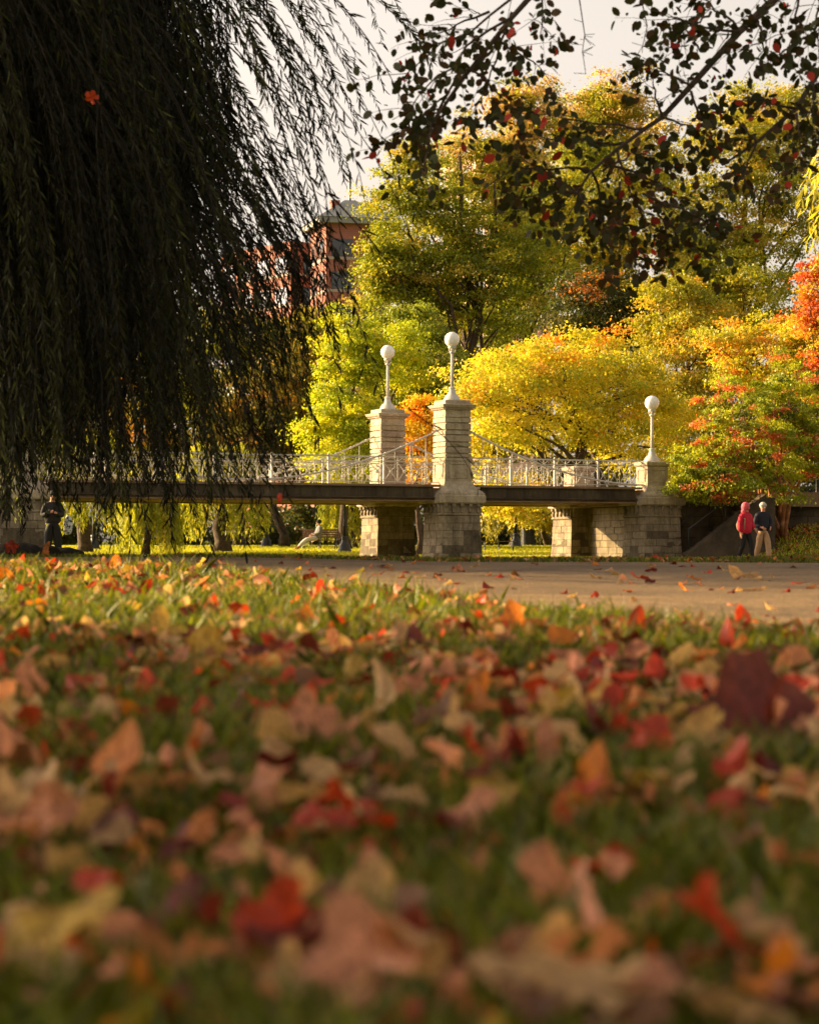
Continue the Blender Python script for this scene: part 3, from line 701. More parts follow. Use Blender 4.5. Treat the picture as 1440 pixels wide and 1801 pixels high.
building('pink_building', 'pale pink building glimpsed through the tree tops', 850, 975, 262, 280, R(25), 14, M['pinkwall'], floors=9)

# ------------------------------------------------------------------ park furniture beyond the bridge
def park_lamp(px, D, top_py, label):
    b = at(px, 0, D); z = g1(b.x, D); h = zat(top_py, D)-z
    r = empty('park_lamp', (b.x, D, z), label=label, cat='lamp post', group='dark iron lamp posts on the far lawn')
    m = MB(); m.lathe([(-.05, .30), (.12, .30), (.16, .24), (.35, .22), (.42, .15), (.60, .12), (.66, .15), (.70, .09)], 12); m.build('base', M['iron'], r, True)
    m = MB(); m.lathe([(.68, .075), (h*.6, .06), (h, .05), (h+.02, .10), (h+.08, .10)], 10); m.build('pole', M['iron'], r, True)
    m = MB(); m.ball((0, 0, h+.30), .22, 16, 10); m.build('globe', M['globe'], r, True)
park_lamp(606, 98, 882, 'dark lamp post right of the seated person left of the far pier')
park_lamp(468, 112, 882, 'thin dark lamp post under the deck left of the seated person')
park_lamp(907, 112, 882, 'dark lamp post beside the bin seen through the right span')
park_lamp(165, 104, 882, 'dark lamp post behind the standing man beneath the willow')
park_lamp(1437, 84, 830, 'dark lamp post at the right edge behind the flowering tree')
def bench(px, D, L, back, label, rz=0):
    x = xat(px, D); r = empty('park_bench', (x, D, g1(x, D)), rz, label=label, cat='bench', group='wooden park benches on the far lawn')
    m = MB()
    for i in range(4): m.box((-L/2, -.2+i*.105, .44), (L/2, -.2+i*.105+.09, .47))
    m.build('seat', M['wood'], r)
    if back:
        m = MB()
        for i in range(4): m.box((-L/2, .23+i*.02, .56+i*.1), (L/2, .26+i*.02, .64+i*.1))
        m.build('backrest', M['wood'], r)
    for sx in (-L/2+.12, 0, L/2-.12):
        m = MB(); m.tube([(sx, -.24, -.02), (sx, -.12, .22), (sx, -.2, .43)], .025, 5); m.tube([(sx, .26, -.02), (sx, .12, .22), (sx, .2, .43)], .025, 5)
        m.tube([(sx, -.2, .425), (sx, .22, .425)], .02, 5)
        if back: m.tube([(sx, .22, .43), (sx, .32, .98)], .022, 5)
        m.build('leg', M['iron'], r)
bench(562, 104, 1.7, True, 'wooden bench carrying the seated person', R(-12))
bench(877, 100, 1.45, False, 'backless bench on the lawn just right of the near pier')
bench(235, 110, 1.6, True, 'bench beneath the weeping willows at the left')
bench(620, 112, 1.5, True, 'bench partly hidden behind the far pier')
x = xat(928, 118); tr = empty('litter_bin', (x, 118, g1(x, 118)), label='dark round litter bin on the far lawn right of the lamp post', cat='bin')
m = MB()
m.lathe([(0, .30), (.04, .33), (.1, .33), (.14, .31)], 18)
for k in range(22):
    a = k*2*math.pi/22; m.box((-.03, .31, .1), (.03, .335, .95), m=Matrix.Rotation(a, 4, 'Z'))
m.lathe([(.1, .30), (.92, .33)], 18); m.build('drum', M['iron'], tr)
m = MB(); m.lathe([(.95, .37), (.99, .38), (1.04, .34), (1.08, .2)], 18); m.build('rim', M['iron'], tr, True)

# ------------------------------------------------------------------ people
def skin_mesh(name, pts, edges, rad, mat, parent, sub=2, root_i=0):
    me = bpy.data.meshes.new(name); me.from_pydata(pts, edges, []); o = bpy.data.objects.new(name, me); link(o, parent)
    md = o.modifiers.new('skin', 'SKIN'); md.use_smooth_shade = True; md.branch_smoothing = .6
    sv = me.skin_vertices
    if not sv:
        import bmesh
        bm = bmesh.new(); bm.from_mesh(me); bm.verts.layers.skin.verify(); bm.to_mesh(me); bm.free()
    for i, r in enumerate(rad):
        me.skin_vertices[0].data[i].radius = r if isinstance(r, tuple) else (r, r); me.skin_vertices[0].data[i].use_root = (i == root_i)
    if sub: o.modifiers.new('sub', 'SUBSURF').levels = sub; o.modifiers['sub'].render_levels = sub
    me.materials.append(mat); return o
def person(loc, rz, label, pose, top, trouser, shoe, headwear, group=None, hood=None, s=1.0, skirt=None):
    r = empty('person', loc, rz, label=label, cat='person', group=group); r.scale = (s, s, s)
    J = dict(pelvis=(0, 0, .93), chest=(0, 0, 1.20), neck=(0, .0, 1.46), nk2=(0, -.015, 1.53), head=(0, -.03, 1.64), crown=(0, -.02, 1.72),
             shl=(.17, 0, 1.41), shr=(-.17, 0, 1.41), ell=(.22, .02, 1.13), elr=(-.22, .02, 1.13), wrl=(.22, -.10, .90), wrr=(-.22, -.10, .90),
             hil=(.09, 0, .90), hir=(-.09, 0, .90), knl=(.10, -.02, .50), knr=(-.10, -.02, .50), anl=(.10, .02, .09), anr=(-.10, .02, .09))
    J.update(pose)
    names = ['pelvis', 'chest', 'neck', 'nk2', 'head', 'crown', 'shl', 'ell', 'wrl', 'shr', 'elr', 'wrr', 'hil', 'knl', 'anl', 'hir', 'knr', 'anr']
    E = [('pelvis', 'chest'), ('chest', 'neck'), ('neck', 'nk2'), ('nk2', 'head'), ('head', 'crown'), ('neck', 'shl'), ('shl', 'ell'), ('ell', 'wrl'), ('neck', 'shr'), ('shr', 'elr'), ('elr', 'wrr'),
         ('pelvis', 'hil'), ('hil', 'knl'), ('knl', 'anl'), ('pelvis', 'hir'), ('hir', 'knr'), ('knr', 'anr')]
    rad = dict(pelvis=(.13, .10), chest=(.14, .10), neck=(.07, .06), nk2=.052, head=(.095, .115), crown=(.075, .085), shl=.06, shr=.06, ell=.04, elr=.04, wrl=.028, wrr=.028, hil=.085, hir=.085, knl=.055, knr=.055, anl=.04, anr=.04)
    idx = {n: i for i, n in enumerate(names)}
    pts = [J[n] for n in names]; rr = [rad[n] for n in names]; ee = [(idx[a], idx[b]) for a, b in E]
    for sd in ('l', 'r'):       # hands and five fingers, feet
        w = Vector(J['wr'+sd]); e = Vector(J['el'+sd]); d = (w-e).normalized(); sx = 1 if sd == 'l' else -1
        sdv = d.cross(Vector((sx, 0, 0.2))).normalized()
        b = len(pts); pts.append(tuple(w+d*.06)); rr.append((.036, .02)); ee.append((idx['wr'+sd], b))
        for k in range(4):
            q = w+d*.09+sdv*(k-1.5)*.02; l = (.065, .075, .07, .055)[k]
            pts += [tuple(q), tuple(q+d*l*.6+Vector((-sx*.01, 0, -.006))), tuple(q+d*l+Vector((-sx*.028, 0, -.012)))]; rr += [.010, .009, .008]
            n = len(pts); ee += [(b, n-3), (n-3, n-2), (n-2, n-1)]
        q = w+d*.035-sdv*.035; pts += [tuple(q), tuple(q+d*.035-sdv*.02)]; rr += [.012, .009]; n = len(pts); ee += [(b, n-2), (n-2, n-1)]
        a = Vector(J['an'+sd]); pts.append(tuple(a+Vector((0, -.14, -.05)))); rr.append((.035, .025)); ee.append((idx['an'+sd], len(pts)-1))
    skin_mesh('body', pts, ee, rr, M['skin'], r, 1)
    H = Vector(J['head'])
    f = MB(); f.tube([H+Vector((0, -.095, .02)), H+Vector((0, -.125, -.02)), H+Vector((0, -.10, -.03))], [.008, .016, .012], 6); f.build('nose', M['skin'], r, True)
    f = MB()
    for sx in (-1, 1): f.ball(H+Vector((sx*.032, -.092, .012)), .012, 8, 6)
    f.ball(H+Vector((0, -.092, -.055)), .022, 8, 6, (1, .4, .25)); f.build('face_features', M['iron'], r, True)
    def garment(name, nl, el, extra, mat, sub=2):
        ii = {n: i for i, n in enumerate(nl)}
        return skin_mesh(name, [J[n] if n in J else extra[n][0] for n in nl], [(ii[a], ii[b]) for a, b in el], [extra[n][1] for n in nl], mat, r, sub)
    hem = J.get('hem', (0, 0, .86))
    J['hem'] = hem
    def lp(a, b, t): return tuple(Vector(J[a]).lerp(Vector(J[b]), t))
    J['cfl'] = lp('ell', 'wrl', .9); J['cfr'] = lp('elr', 'wrr', .9); J['waist'] = lp('pelvis', 'chest', .5); J['yoke'] = lp('chest', 'neck', .78); J['collar'] = lp('neck', 'nk2', .75)
    garment('jacket', ['hem', 'waist', 'chest', 'yoke', 'collar', 'shl', 'ell', 'cfl', 'shr', 'elr', 'cfr'],
            [('hem', 'waist'), ('waist', 'chest'), ('chest', 'yoke'), ('yoke', 'collar'), ('yoke', 'shl'), ('shl', 'ell'), ('ell', 'cfl'), ('yoke', 'shr'), ('shr', 'elr'), ('elr', 'cfr')],
            dict(hem=(0, (.235, .175)), waist=(0, (.24, .18)), chest=(0, (.24, .18)), yoke=(0, (.19, .15)), collar=(0, (.10, .095)), shl=(0, .115), shr=(0, .115), ell=(0, .09), elr=(0, .09), cfl=(0, .06), cfr=(0, .06)), top)
    J['cul'] = lp('knl', 'anl', .93); J['cur'] = lp('knr', 'anr', .93)
    tr_ = pose.get('_tr', 1.0)
    garment('trousers', ['waist', 'pelvis', 'hil', 'knl', 'cul', 'hir', 'knr', 'cur'],
            [('waist', 'pelvis'), ('pelvis', 'hil'), ('hil', 'knl'), ('knl', 'cul'), ('pelvis', 'hir'), ('hir', 'knr'), ('knr', 'cur')],
            dict(waist=(0, (.16, .13)), pelvis=(0, (.185, .15)), hil=(0, .13*tr_), hir=(0, .13*tr_), knl=(0, .098*tr_), knr=(0, .098*tr_), cul=(0, .085*tr_), cur=(0, .085*tr_)), trouser)
    for sd in ('l', 'r'):
        a = Vector(J['an'+sd]); fd = Vector(pose.get('_foot', (0, -1, 0)))
        skin_mesh('shoe', [tuple(a+Vector((0, 0, .02))), tuple(a+Vector((0, 0, -.045))-fd*.05), tuple(a+Vector((0, 0, -.05))+fd*.08), tuple(a+Vector((0, 0, -.055))+fd*.17)],
                  [(0, 1), (1, 2), (2, 3)], [(.05, .05), (.045, .045), (.047, .038), (.038, .028)], shoe, r, 1)
    if hood is not None:
        h = MB(); h.ball(H+Vector((0, .035, .03)), .14, 18, 12, (.95, .95, 1.1)); h.ball(H+Vector((0, .06, -.11)), .125, 14, 10, (1.15, .85, .7)); h.build('hood', hood, r, True)
    if headwear is not None:
        h = MB(); h.ball(H+Vector((0, .012, .055)), .105, 18, 12, (1, 1.1, 1)); h.lathe([(H.z+.045, .115), (H.z+.07, .116)], 16, (H.x, H.y+.01)); h.build('cap', headwear, r, True)
    return r
red = flat('crimson_cloth', (.62, .02, .05)); navy = flat('navy_cloth', (.02, .022, .035)); tan = flat('tan_cloth', (.52, .33, .18)); blk = flat('black_cloth', (.015, .014, .014))
wht = flat('pale_cloth', (.6, .55, .48)); brn = flat('brown_cloth', (.18, .10, .05)); charcoal = flat('charcoal_cloth', (.022, .02, .018)); shoe_w = flat('pale_shoe', (.6, .42, .38)); gry = flat('grey_cloth', (.2, .19, .18))
pink = flat('pink_cloth', (.75, .12, .16))
x = xat(1311, 73.3)
person((x, 73.3, g1(x, 73.3)), R(38), 'person in a hooded crimson jacket and dark leggings walking with a small backpack', 
       dict(anl=(.09, -.20, .09), knl=(.09, -.16, .50), anr=(-.09, .22, .12), knr=(-.09, .02, .50), wrl=(.23, -.18, .98), ell=(.25, .0, 1.13), wrr=(-.22, .0, .86), hem=(0, 0, .80), _tr=.82), red, blk, shoe_w, None, hood=pink, s=1.0)
bp = MB(); bp.ball((0, 0, 0), .19, 16, 10, (.85, .5, 1.15)); bp.tube([(-.1, -.08, .2), (-.13, -.3, .22), (-.13, -.3, -.1)], .018, 5)
bpo = bp.build('backpack', flat('olive_canvas', (.33, .25, .15)), None, True); bpo.location = (x-.14, 73.42, g1(x, 73.3)+1.12); bpo.rotation_euler = (R(5), 0, R(38))
tag(bpo, 'olive and cream backpack worn by the crimson jacketed walker', 'backpack')
x = xat(1341, 73.9)
person((x, 73.9, g1(x, 73.9)), R(20), 'person in a navy sweatshirt, tan trousers and pale cap walking beside the crimson jacket',
       dict(anl=(.13, -.16, .09), knl=(.12, -.12, .50), anr=(-.15, .20, .10), knr=(-.12, .02, .50), wrl=(.16, -.2, 1.02), ell=(.27, .0, 1.10), wrr=(-.16, -.2, 1.02), elr=(-.27, 0, 1.10), hem=(0, 0, .88), _tr=1.0), navy, tan, brn, wht, s=1.02)
x = xat(93, 63)
pm = person((x, 63, g1(x, 63)+.12), R(8), 'person in dark jacket and cap standing under the willow, looking at a camera',
       dict(head=(0, -.055, 1.62), crown=(0, -.04, 1.70), wrl=(.07, -.26, 1.19), ell=(.25, -.02, 1.10), wrr=(-.10, -.26, 1.19), elr=(-.27, -.02, 1.10), anl=(.15, 0, .09), knl=(.13, -.02, .5), anr=(-.14, .0, .09), knr=(-.12, -.02, .5), _tr=1.15), charcoal, blk, blk, charcoal, s=1.0)
cam_o = MB(); cam_o.box((-.075, -.03, -.045), (.075, .03, .05)); cam_o.lathe([(0, .035), (.06, .035)], 12)
co = cam_o.build('camera', M['iron'], None); co.location = (x-.03, 62.68, g1(x, 63)+1.32); tag(co, 'small black camera held by the standing person', 'camera')
bg = MB(); bg.ball((0, 0, 0), .17, 16, 12, (.75, .45, 1.5), jit=.10); bg.tube([(0, 0, .25), (-.06, .0, .5), (-.12, 0, .62)], .015, 5)
bo = bg.build('shoulder_bag', noisy('patterned_cloth', [(.42, (.02, .02, .02)), (.5, (.45, .47, .45)), (.7, (.6, .6, .58))], 14, 2, .8, .1), None, True)
bo.location = (xat(119, 63), 63.1, g1(x, 63)+.98); tag(bo, 'grey and white patterned bag at the side of the standing person', 'bag')
xs_, Ds = xat(556, 103.8), 103.8
person((xs_, Ds, g1(xs_, Ds)), R(-70), 'person sitting on the bench with legs stretched out, light trousers',
       dict(pelvis=(0, .02, .54), chest=(0, .12, .80), neck=(0, .15, 1.04), nk2=(0, .14, 1.11), head=(0, .12, 1.21), crown=(0, .12, 1.30), shl=(.17, .15, 1.0), shr=(-.17, .15, 1.0), ell=(.22, .08, .75), elr=(-.22, .08, .75), wrl=(.12, -.18, .68), wrr=(-.12, -.18, .68),
            hil=(.09, -.02, .54), hir=(-.09, -.02, .54), knl=(.10, -.45, .50), knr=(-.10, -.45, .48), anl=(.10, -.85, .16), anr=(-.10, -.80, .12), hem=(0, .03, .52)), gry, wht, flat('red_shoe', (.5, .08, .05)), blk)

# rocks at the left
for i, (px, D, w, h, lab) in enumerate([(25, 58, .95, .34, 'dark rounded boulder at the left edge, largest of the three'), (82, 59, .5, .26, 'dark boulder in front of the standing person'), (112, 60.5, .62, .22, 'flat dark rock right of the standing person')]):
    m = MB(); x = xat(px, D); m.ball((0, 0, 0), 1, 22, 14, (w, w*.8, h+.12), jit=.05)
    o = m.build('boulder', M['rock'], None, True); o.location = (x, D, g1(x, D)+.05); tag(o, lab, 'rock', 'dark rocks at the left bank')

# ------------------------------------------------------------------ foreground willow (left)
WBX, WBY = -6.2, 14.8
wroot_ = empty('weeping_willow', (WBX, WBY, g1(WBX, WBY)-.1), label='huge dark willow curtain hanging over the path, filling the upper left', cat='tree')
WO = np.array([WBX, WBY, g1(WBX, WBY)-.1])
SP, SA, SC, stems = [], [], [], []
def strand(end, length, lean, curve, sp=.019, dark=1.0, twig=True, lf=1.0):
    """end: lowest point; goes up and to the left (the wind pushes the tips right)"""
    n = int(length/sp); t = np.linspace(0, 1, n)
    ph, ph2 = random.uniform(0, 6), random.uniform(0, 6)
    h = t*length
    x = end[0]-lean*(h**1.0)*(.35+.65*t)+.03*np.sin(h*4+ph)-curve*t*t*length
    y = end[1]+.04*np.sin(h*3+ph2)+random.uniform(-.06, .06)*h
    z = end[2]+h*(1-.12*abs(lean))
    p = np.stack([x, y, z], 1)
    d = -np.gradient(p, axis=0); d = nrmz(d)
    al = np.where(np.arange(n) % 2 == 0, 1, -1)[:, None]
    side = nrmz(np.cross(d, rng.normal(size=(n, 3))))
    SP.append(p); SA.append(nrmz(d*1.0+side*al*rng.uniform(.25, .8, (n, 1)))); 
    SC.append(np.repeat(np.array([[.010, .0115, .0025]])*dark, n, 0)*np.exp(rng.normal(0, .25, (n, 1)))*[1, 1, 1])  # leaf colour near black, standing in for shade inside the curtain
    if twig: stems.append(p[::max(1, n//9)])
NV = 0
EB = [(0, 770), (100, 740), (200, 680), (300, 620), (380, 565), (500, 590), (600, 540), (700, 540), (800, 500), (860, 430), (985, 300)]
def edge(py): return np.interp(py, [e[0] for e in EB], [e[1] for e in EB])
# strands with tips inside the picture; right and low ones coloured lighter as sunlit
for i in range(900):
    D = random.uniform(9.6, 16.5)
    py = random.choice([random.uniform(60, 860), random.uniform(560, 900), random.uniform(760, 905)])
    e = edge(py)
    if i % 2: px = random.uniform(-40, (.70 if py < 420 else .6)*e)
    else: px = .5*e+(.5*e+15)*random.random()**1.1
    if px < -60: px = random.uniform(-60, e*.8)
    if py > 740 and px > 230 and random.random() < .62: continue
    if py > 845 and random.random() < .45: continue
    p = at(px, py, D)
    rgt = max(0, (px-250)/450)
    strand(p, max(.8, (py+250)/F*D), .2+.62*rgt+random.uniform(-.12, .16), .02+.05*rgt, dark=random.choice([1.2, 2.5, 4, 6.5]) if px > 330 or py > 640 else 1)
# dense interior above and left, leaf colour darkened for deep shade
for i in range(1150):
    D = random.uniform(10.5, 16.5); py = random.uniform(250, 790); px = random.uniform(-120, 410-max(0, py-300)*.48)
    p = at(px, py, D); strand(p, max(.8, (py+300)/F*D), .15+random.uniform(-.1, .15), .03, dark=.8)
for i in range(360):
    D = random.uniform(9.6, 16.5); py = 600+340*random.random()**1.5; px = random.uniform(-120, 150 if i % 2 else 330)
    if 50 < px < 135 and py > 840: py -= 90
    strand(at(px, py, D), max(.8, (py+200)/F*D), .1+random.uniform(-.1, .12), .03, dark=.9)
for i in range(26):         # sprays on the far side of the crown, coloured bright to look sunlit
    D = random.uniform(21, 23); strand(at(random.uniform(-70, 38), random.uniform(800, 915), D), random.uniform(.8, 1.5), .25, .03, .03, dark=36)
for i in range(55):          # thin veil of outer strands before the brick buildings
    D = random.uniform(9.6, 15); px = random.uniform(410, 640); strand(at(px*.97, random.uniform(500, 680)-(px-420)*.25, D), random.uniform(.5, 1.1), .35+random.uniform(-.1, .3), .04, sp=.026)
# a few long sprays low at the left, and a couple of fine ones trailing right
for px, py, D, ln, le in [(745, 560, 9.3, .8, .75), (712, 470, 9.4, 1.6, .6), (720, 395, 9.5, 1.4, .55), (660, 430, 9.3, 1.5, .5), (640, 640, 9.6, 1.8, .6), (668, 700, 9.4, 1.6, .35), (560, 780, 9.8, 1.8, .5), (600, 720, 9.6, 1.8, .5),
                       (855, 868, 9.2, .33, .85), (735, 300, 9.4, 1.0, .5), (520, 850, 10, 2, .45), (430, 960, 10, 2.2, .35), (260, 930, 10.5, 2.2, .3), (497, 880, 9.8, 1.9, .25), (200, 965, 10.2, 2.3, .1), (210, 955, 10.4, 2.3, .1),
                       (15, 905, 11, 2.2, .1), (240, 975, 10.8, 2.2, .2), (310, 950, 11.5, 2.2, .25), (350, 965, 10, 2.1, .3), (170, 940, 12, 2.4, .15), (450, 900, 11, 2.2, .3), (480, 930, 9.8, 2, .35), (395, 905, 10.6, 2.2, .3), (330, 890, 10.3, 2.2, .3)]:
    for k in range(2 if px < 600 else 1): p = at(px+random.uniform(-12, 12), py+random.uniform(-14, 8), D+k*.2); strand(p, ln, le, .04, sp=.034 if px < 500 else .05)
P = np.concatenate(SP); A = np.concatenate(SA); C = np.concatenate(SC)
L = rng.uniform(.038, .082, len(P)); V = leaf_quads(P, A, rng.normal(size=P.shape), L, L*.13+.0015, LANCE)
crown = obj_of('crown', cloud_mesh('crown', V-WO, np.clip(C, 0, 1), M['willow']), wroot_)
sm = MB()
for p in stems: sm.tube([Vector(q)-Vector(WO) for q in p[:11]], [.0012+.00035*i for i in range(len(p[:11]))], 3, False)
sm.build('twigs', M['darktwig'], crown)
# unseen rest of the crown at left and above, shaped for its shade
SP, SA, SC, stems = [], [], [], []
Q = []
for i in range(2500):
    a = random.uniform(0, 2*math.pi); q = math.sqrt(random.uniform(.02, 1))*5.4
    x = WBX+.2+q*math.cos(a); y = WBY+q*math.sin(a)*.95
    top = 2.6+5.5*math.sqrt(max(0, 1-(q/6.4)**2)); bot = random.uniform(.6, 2.2)
    if y < 12.6: bot = random.uniform(2.9, 3.8)
    if abs(x) < .19*y and y > 7 and bot < .26*y: bot = .27*y
    if x > -.6 or top-bot < .4: continue
    n = int((top-bot)/.075); t = np.linspace(0, 1, n)
    SP.append(np.stack([np.full(n, x)+.15*t, np.full(n, y), bot+(top-bot)*(1-t)], 1)+rng.normal(0, .05, (n, 3)))
P = np.concatenate(SP); L = rng.uniform(.12, .22, len(P))
V = leaf_quads(P, np.array([0, 0, -1.])+rng.normal(0, .4, P.shape), rng.normal(size=P.shape), L, L*.3, DIAMOND)
obj_of('upper_crown', cloud_mesh('upper_crown', V-WO, np.clip(np.array([[.025, .028, .008]])*np.exp(rng.normal(0, .2, (len(P), 1))), 0, 1), M['willow']), wroot_)
tb = MB(); B = Vector(WO); tp = limb_path(B, (WBX+.4, WBY, 6.2), .1, 8)
tb.tube([p-B for p in tp], [.5*(1.4 if i == 0 else 1)*(1-.08*i) for i in range(9)], 12)
for i in range(16):
    a = i*.3927+random.uniform(-.2, .2); lp_ = limb_path(tp[random.randint(3, 7)], (WBX+5*math.cos(a), WBY+5*math.sin(a), 4.6+random.uniform(0, 1.5)), .25, 7, -.8)
    tb.tube([p-B for p in lp_], [.18*(1-.12*j) for j in range(8)], 7)
tb.build('trunk', M['bark'], wroot_, True)

# unseen tree added left of the camera to shade the near lawn
make_tree('maple_tree', 'dense unseen tree added left of the camera to shade the near lawn', (-8.5, 4.6),
          [((-8.2/4.5)*F+CX, HY-(2.7-CZ)/4.5*F, 4.5, 2.5/4.5*F, 1.9/4.5*F, 1)], [(1, (.10, .11, .02)), (1, (.2, .12, .02))], 15000, .17, .8, .25, limbs=16, core=.15)

# unseen trees added beside and behind the view to block sky light
gs = 'unseen trees added around the near lawn to block sky light'
for X, Y, lab in [(24, 44, 'unseen tree added right of the view on the near bank to block sky light'), (19, 62, 'unseen tree added right of the view near the bridge end to block sky light'), (-26, 40, 'unseen tree added left of the view beyond the willow to block sky light'),
                  (-12, -14, 'unseen tree added behind the camera at left to block sky light'), (17, -6, 'unseen tree added behind the camera at right to block sky light')]:
    C0 = Vector((X, Y, g1(X, Y))); root = empty('sky_block_tree', C0, label=lab, cat='tree', group=gs)
    n = 9000; d = nrmz(rng.normal(size=(n, 3)))*rng.uniform(.35, 1, (n, 1))**.5*[6.5, 6.5, 5.0]+[0, 0, 7.2]
    L = rng.uniform(.3, .6, n); V = leaf_quads(d, rng.normal(size=(n, 3)), nrmz(d-[0, 0, 7])+rng.normal(0, .5, (n, 3)), L, L*.7, DIAMOND)
    obj_of('crown', cloud_mesh('crown', V, pick([(2, (.08, .08, .014)), (1, (.16, .11, .02))], n), M['leaf']), root)
    tb = MB(); tp = limb_path((0, 0, -.2), (0, 0, 9), .06, 8); tb.tube(tp, [.35*(1-.09*i) for i in range(9)], 9)
    for i in range(8): a = i*.785; tb.tube(limb_path(tp[random.randint(3, 6)], (4.5*math.cos(a), 4.5*math.sin(a), 7+random.uniform(-1, 3)), .2, 5), [.13, .1, .08, .06, .04, .02], 6)
    tb.build('trunk', M['bark'], root, True)

# ------------------------------------------------------------------ branch with oval leaves (upper right)
BT = (4.6, 10.4)
br = empty('beech_tree', (BT[0], BT[1], g1(*BT)-.1), label='dark oval leaved branches with red leaves reaching in from the upper right', cat='tree')
BO = Vector(br.location)
tb = MB(); LP, LA, LN, LC = [], [], [], []
def px3(l, D0, D1=None):
    D1 = D1 or D0; n = len(l); return [at(p[0], p[1], D0+(D1-D0)*i/(n-1)) for i, p in enumerate(l)]
def resample(pts, n):
    pts = [Vector(p) for p in pts]; d = [0]
    for a, b in zip(pts, pts[1:]): d.append(d[-1]+(b-a).length)
    out = []
    for i in range(n):
        s_ = d[-1]*i/(n-1); k = max(j for j in range(len(d)) if d[j] <= s_+1e-9); k = min(k, len(pts)-2)
        out.append(pts[k].lerp(pts[k+1], (s_-d[k])/max(1e-9, d[k+1]-d[k])))
    return out
def leafy(pts, dens=1.0, redp=.07, spread=.10):
    pts = resample(pts, max(3, int(sum((Vector(b)-Vector(a)).length for a, b in zip(pts, pts[1:]))/.0155)))
    for i, p in enumerate(pts[1:]):
        if random.random() > dens: continue
        d = (pts[i+1]-pts[i]).normalized()
        sd = d.cross(Vector((random.uniform(-1, 1), random.uniform(-1, 1), random.uniform(-1, 1)))).normalized()
        ax = (d*.5+sd*(1)+Vector((0, 0, -.35))).normalized()
        LP.append(p+sd*random.uniform(.005, .02)); LA.append(ax); LN.append((random.gauss(0, .5), -.6+random.gauss(0, .5), random.gauss(0, .6)))
        LC.append((.40, .04, .02) if random.random() < redp*.7 else random.choice([(.045, .05, .013), (.034, .04, .011), (.05, .05, .013), (.07, .04, .012)]))
def spray(start, end, r0, nsub=5, subl=.28, redp=.07, D=None, dens=.8):
    main = [start]+[p for p in limb_path(start, end, .16, 7)[1:]]
    tb.tube([p-BO for p in main], [r0*(1-.11*i) for i in range(len(main))], 6)
    leafy(main[3:], .8, redp)
    for k in range(nsub):
        q = main[random.randint(1, 6)]; d = (Vector(end)-Vector(start)).normalized()
        e = q+(d*random.uniform(.3, 1)+Vector((random.uniform(-.9, .9), random.uniform(-.8, .8), random.uniform(-.9, .55)))).normalized()*subl*random.uniform(.6, 1.3)
        sp_ = limb_path(q, e, .25, 5); tb.tube([p-BO for p in sp_], [r0*.35, r0*.3, r0*.25, r0*.2, r0*.14, r0*.1], 4)
        leafy(sp_[1:], dens, redp)
LIMB = px3([(2500, -700), (1900, -430), (1500, -130), (1300, 55), (1215, 150), (1165, 205), (1135, 225), (1085, 262), (1040, 300), (1010, 345)], 9.9, 9.0)
tb.tube([p-BO for p in LIMB], [.07, .045, .026, .014, .012, .010, .0085, .007, .0055, .004], 8)
L2 = px3([(1700, -290), (1400, -260), (1150, -180), (980, -60), (900, 30), (820, 130), (760, 215), (745, 300)], 9.6, 8.8)
tb.tube([p-BO for p in L2], [.035, .028, .020, .014, .010, .008, .006, .004], 7); leafy(L2[4:], .9)
L3 = px3([(1900, -430), (1620, -60), (1480, 60), (1400, 190), (1330, 250), (1270, 290)], 9.8, 9.2)
tb.tube([p-BO for p in L3], [.045, .022, .014, .010, .007, .004], 7)
SPR = [ # (x0,y0)->(x1,y1), subs
 ((940, -20), (700, 150), 11), ((900, 30), (690, 210), 9), ((870, 70), (960, 130), 7), ((820, 130), (700, 260), 10), ((900, 20), (830, 200), 9), ((820, 120), (900, 190), 6), ((960, -50), (950, 60), 6), ((860, 20), (760, 60), 8), ((790, 160), (730, 300), 7),
 ((1135, 225), (930, 200), 10), ((1100, 250), (900, 230), 10), ((1040, 300), (890, 290), 10), ((1010, 340), (900, 350), 8), ((1085, 262), (1150, 420), 10), ((1040, 300), (1060, 450), 11), ((1060, 290), (1210, 360), 11), ((1130, 340), (1280, 400), 11), ((1090, 320), (1120, 460), 10), ((1020, 340), (960, 300), 8),
 ((1165, 205), (1150, 130), 6), ((1215, 150), (1130, 100), 7), ((1300, 55), (1160, 20), 9), ((1300, 55), (1200, -20), 7), ((1350, 20), (1260, 90), 8), ((1400, -20), (1380, 110), 9), ((1440, -30), (1440, 110), 9), ((1330, 40), (1350, 130), 8), ((1250, 20), (1190, 60), 7),
 ((1400, 190), (1300, 170), 7), ((1400, 180), (1440, 250), 8), ((1330, 250), (1280, 200), 7), ((1330, 250), (1290, 330), 7), ((1450, 100), (1430, 200), 8), ((1215, 160), (1260, 250), 8), ((1165, 205), (1230, 230), 6), ((1400, 200), (1420, 300), 6), ((1060, 300), (1130, 260), 8), ((1150, 360), (1180, 440), 8), ((1000, 330), (1040, 380), 8)]
for a, b, k in SPR:
    D = random.uniform(8.9, 9.5); spray(at(*a, D), at(*b, D+random.uniform(-.25, .25)), .006, int(k*1.08), .22)
for tw in ([(1010, -60), (1022, 20), (1028, 60), (1024, 90), (1030, 130)], [(1125, -60), (1128, 0), (1138, 45), (1130, 80), (1115, 105)]):
    q = px3(tw, 9.2); tb.tube([p-BO for p in q], [.004, .003, .0025, .002, .0015], 4)
    for i in range(14):
        a = q[random.randint(1, 3)].lerp(q[random.randint(2, 4)], random.random()); tb.tube([a-BO, a-BO+Vector((random.uniform(-.05, .05), 0, random.uniform(-.04, .02)))], .0014, 3)
LP = np.array(LP); LL = rng.uniform(.020, .054, len(LP))
V = leaf_quads(LP, np.array(LA), np.array(LN), LL, LL*rng.uniform(.55, .8, len(LP)), OVAL)
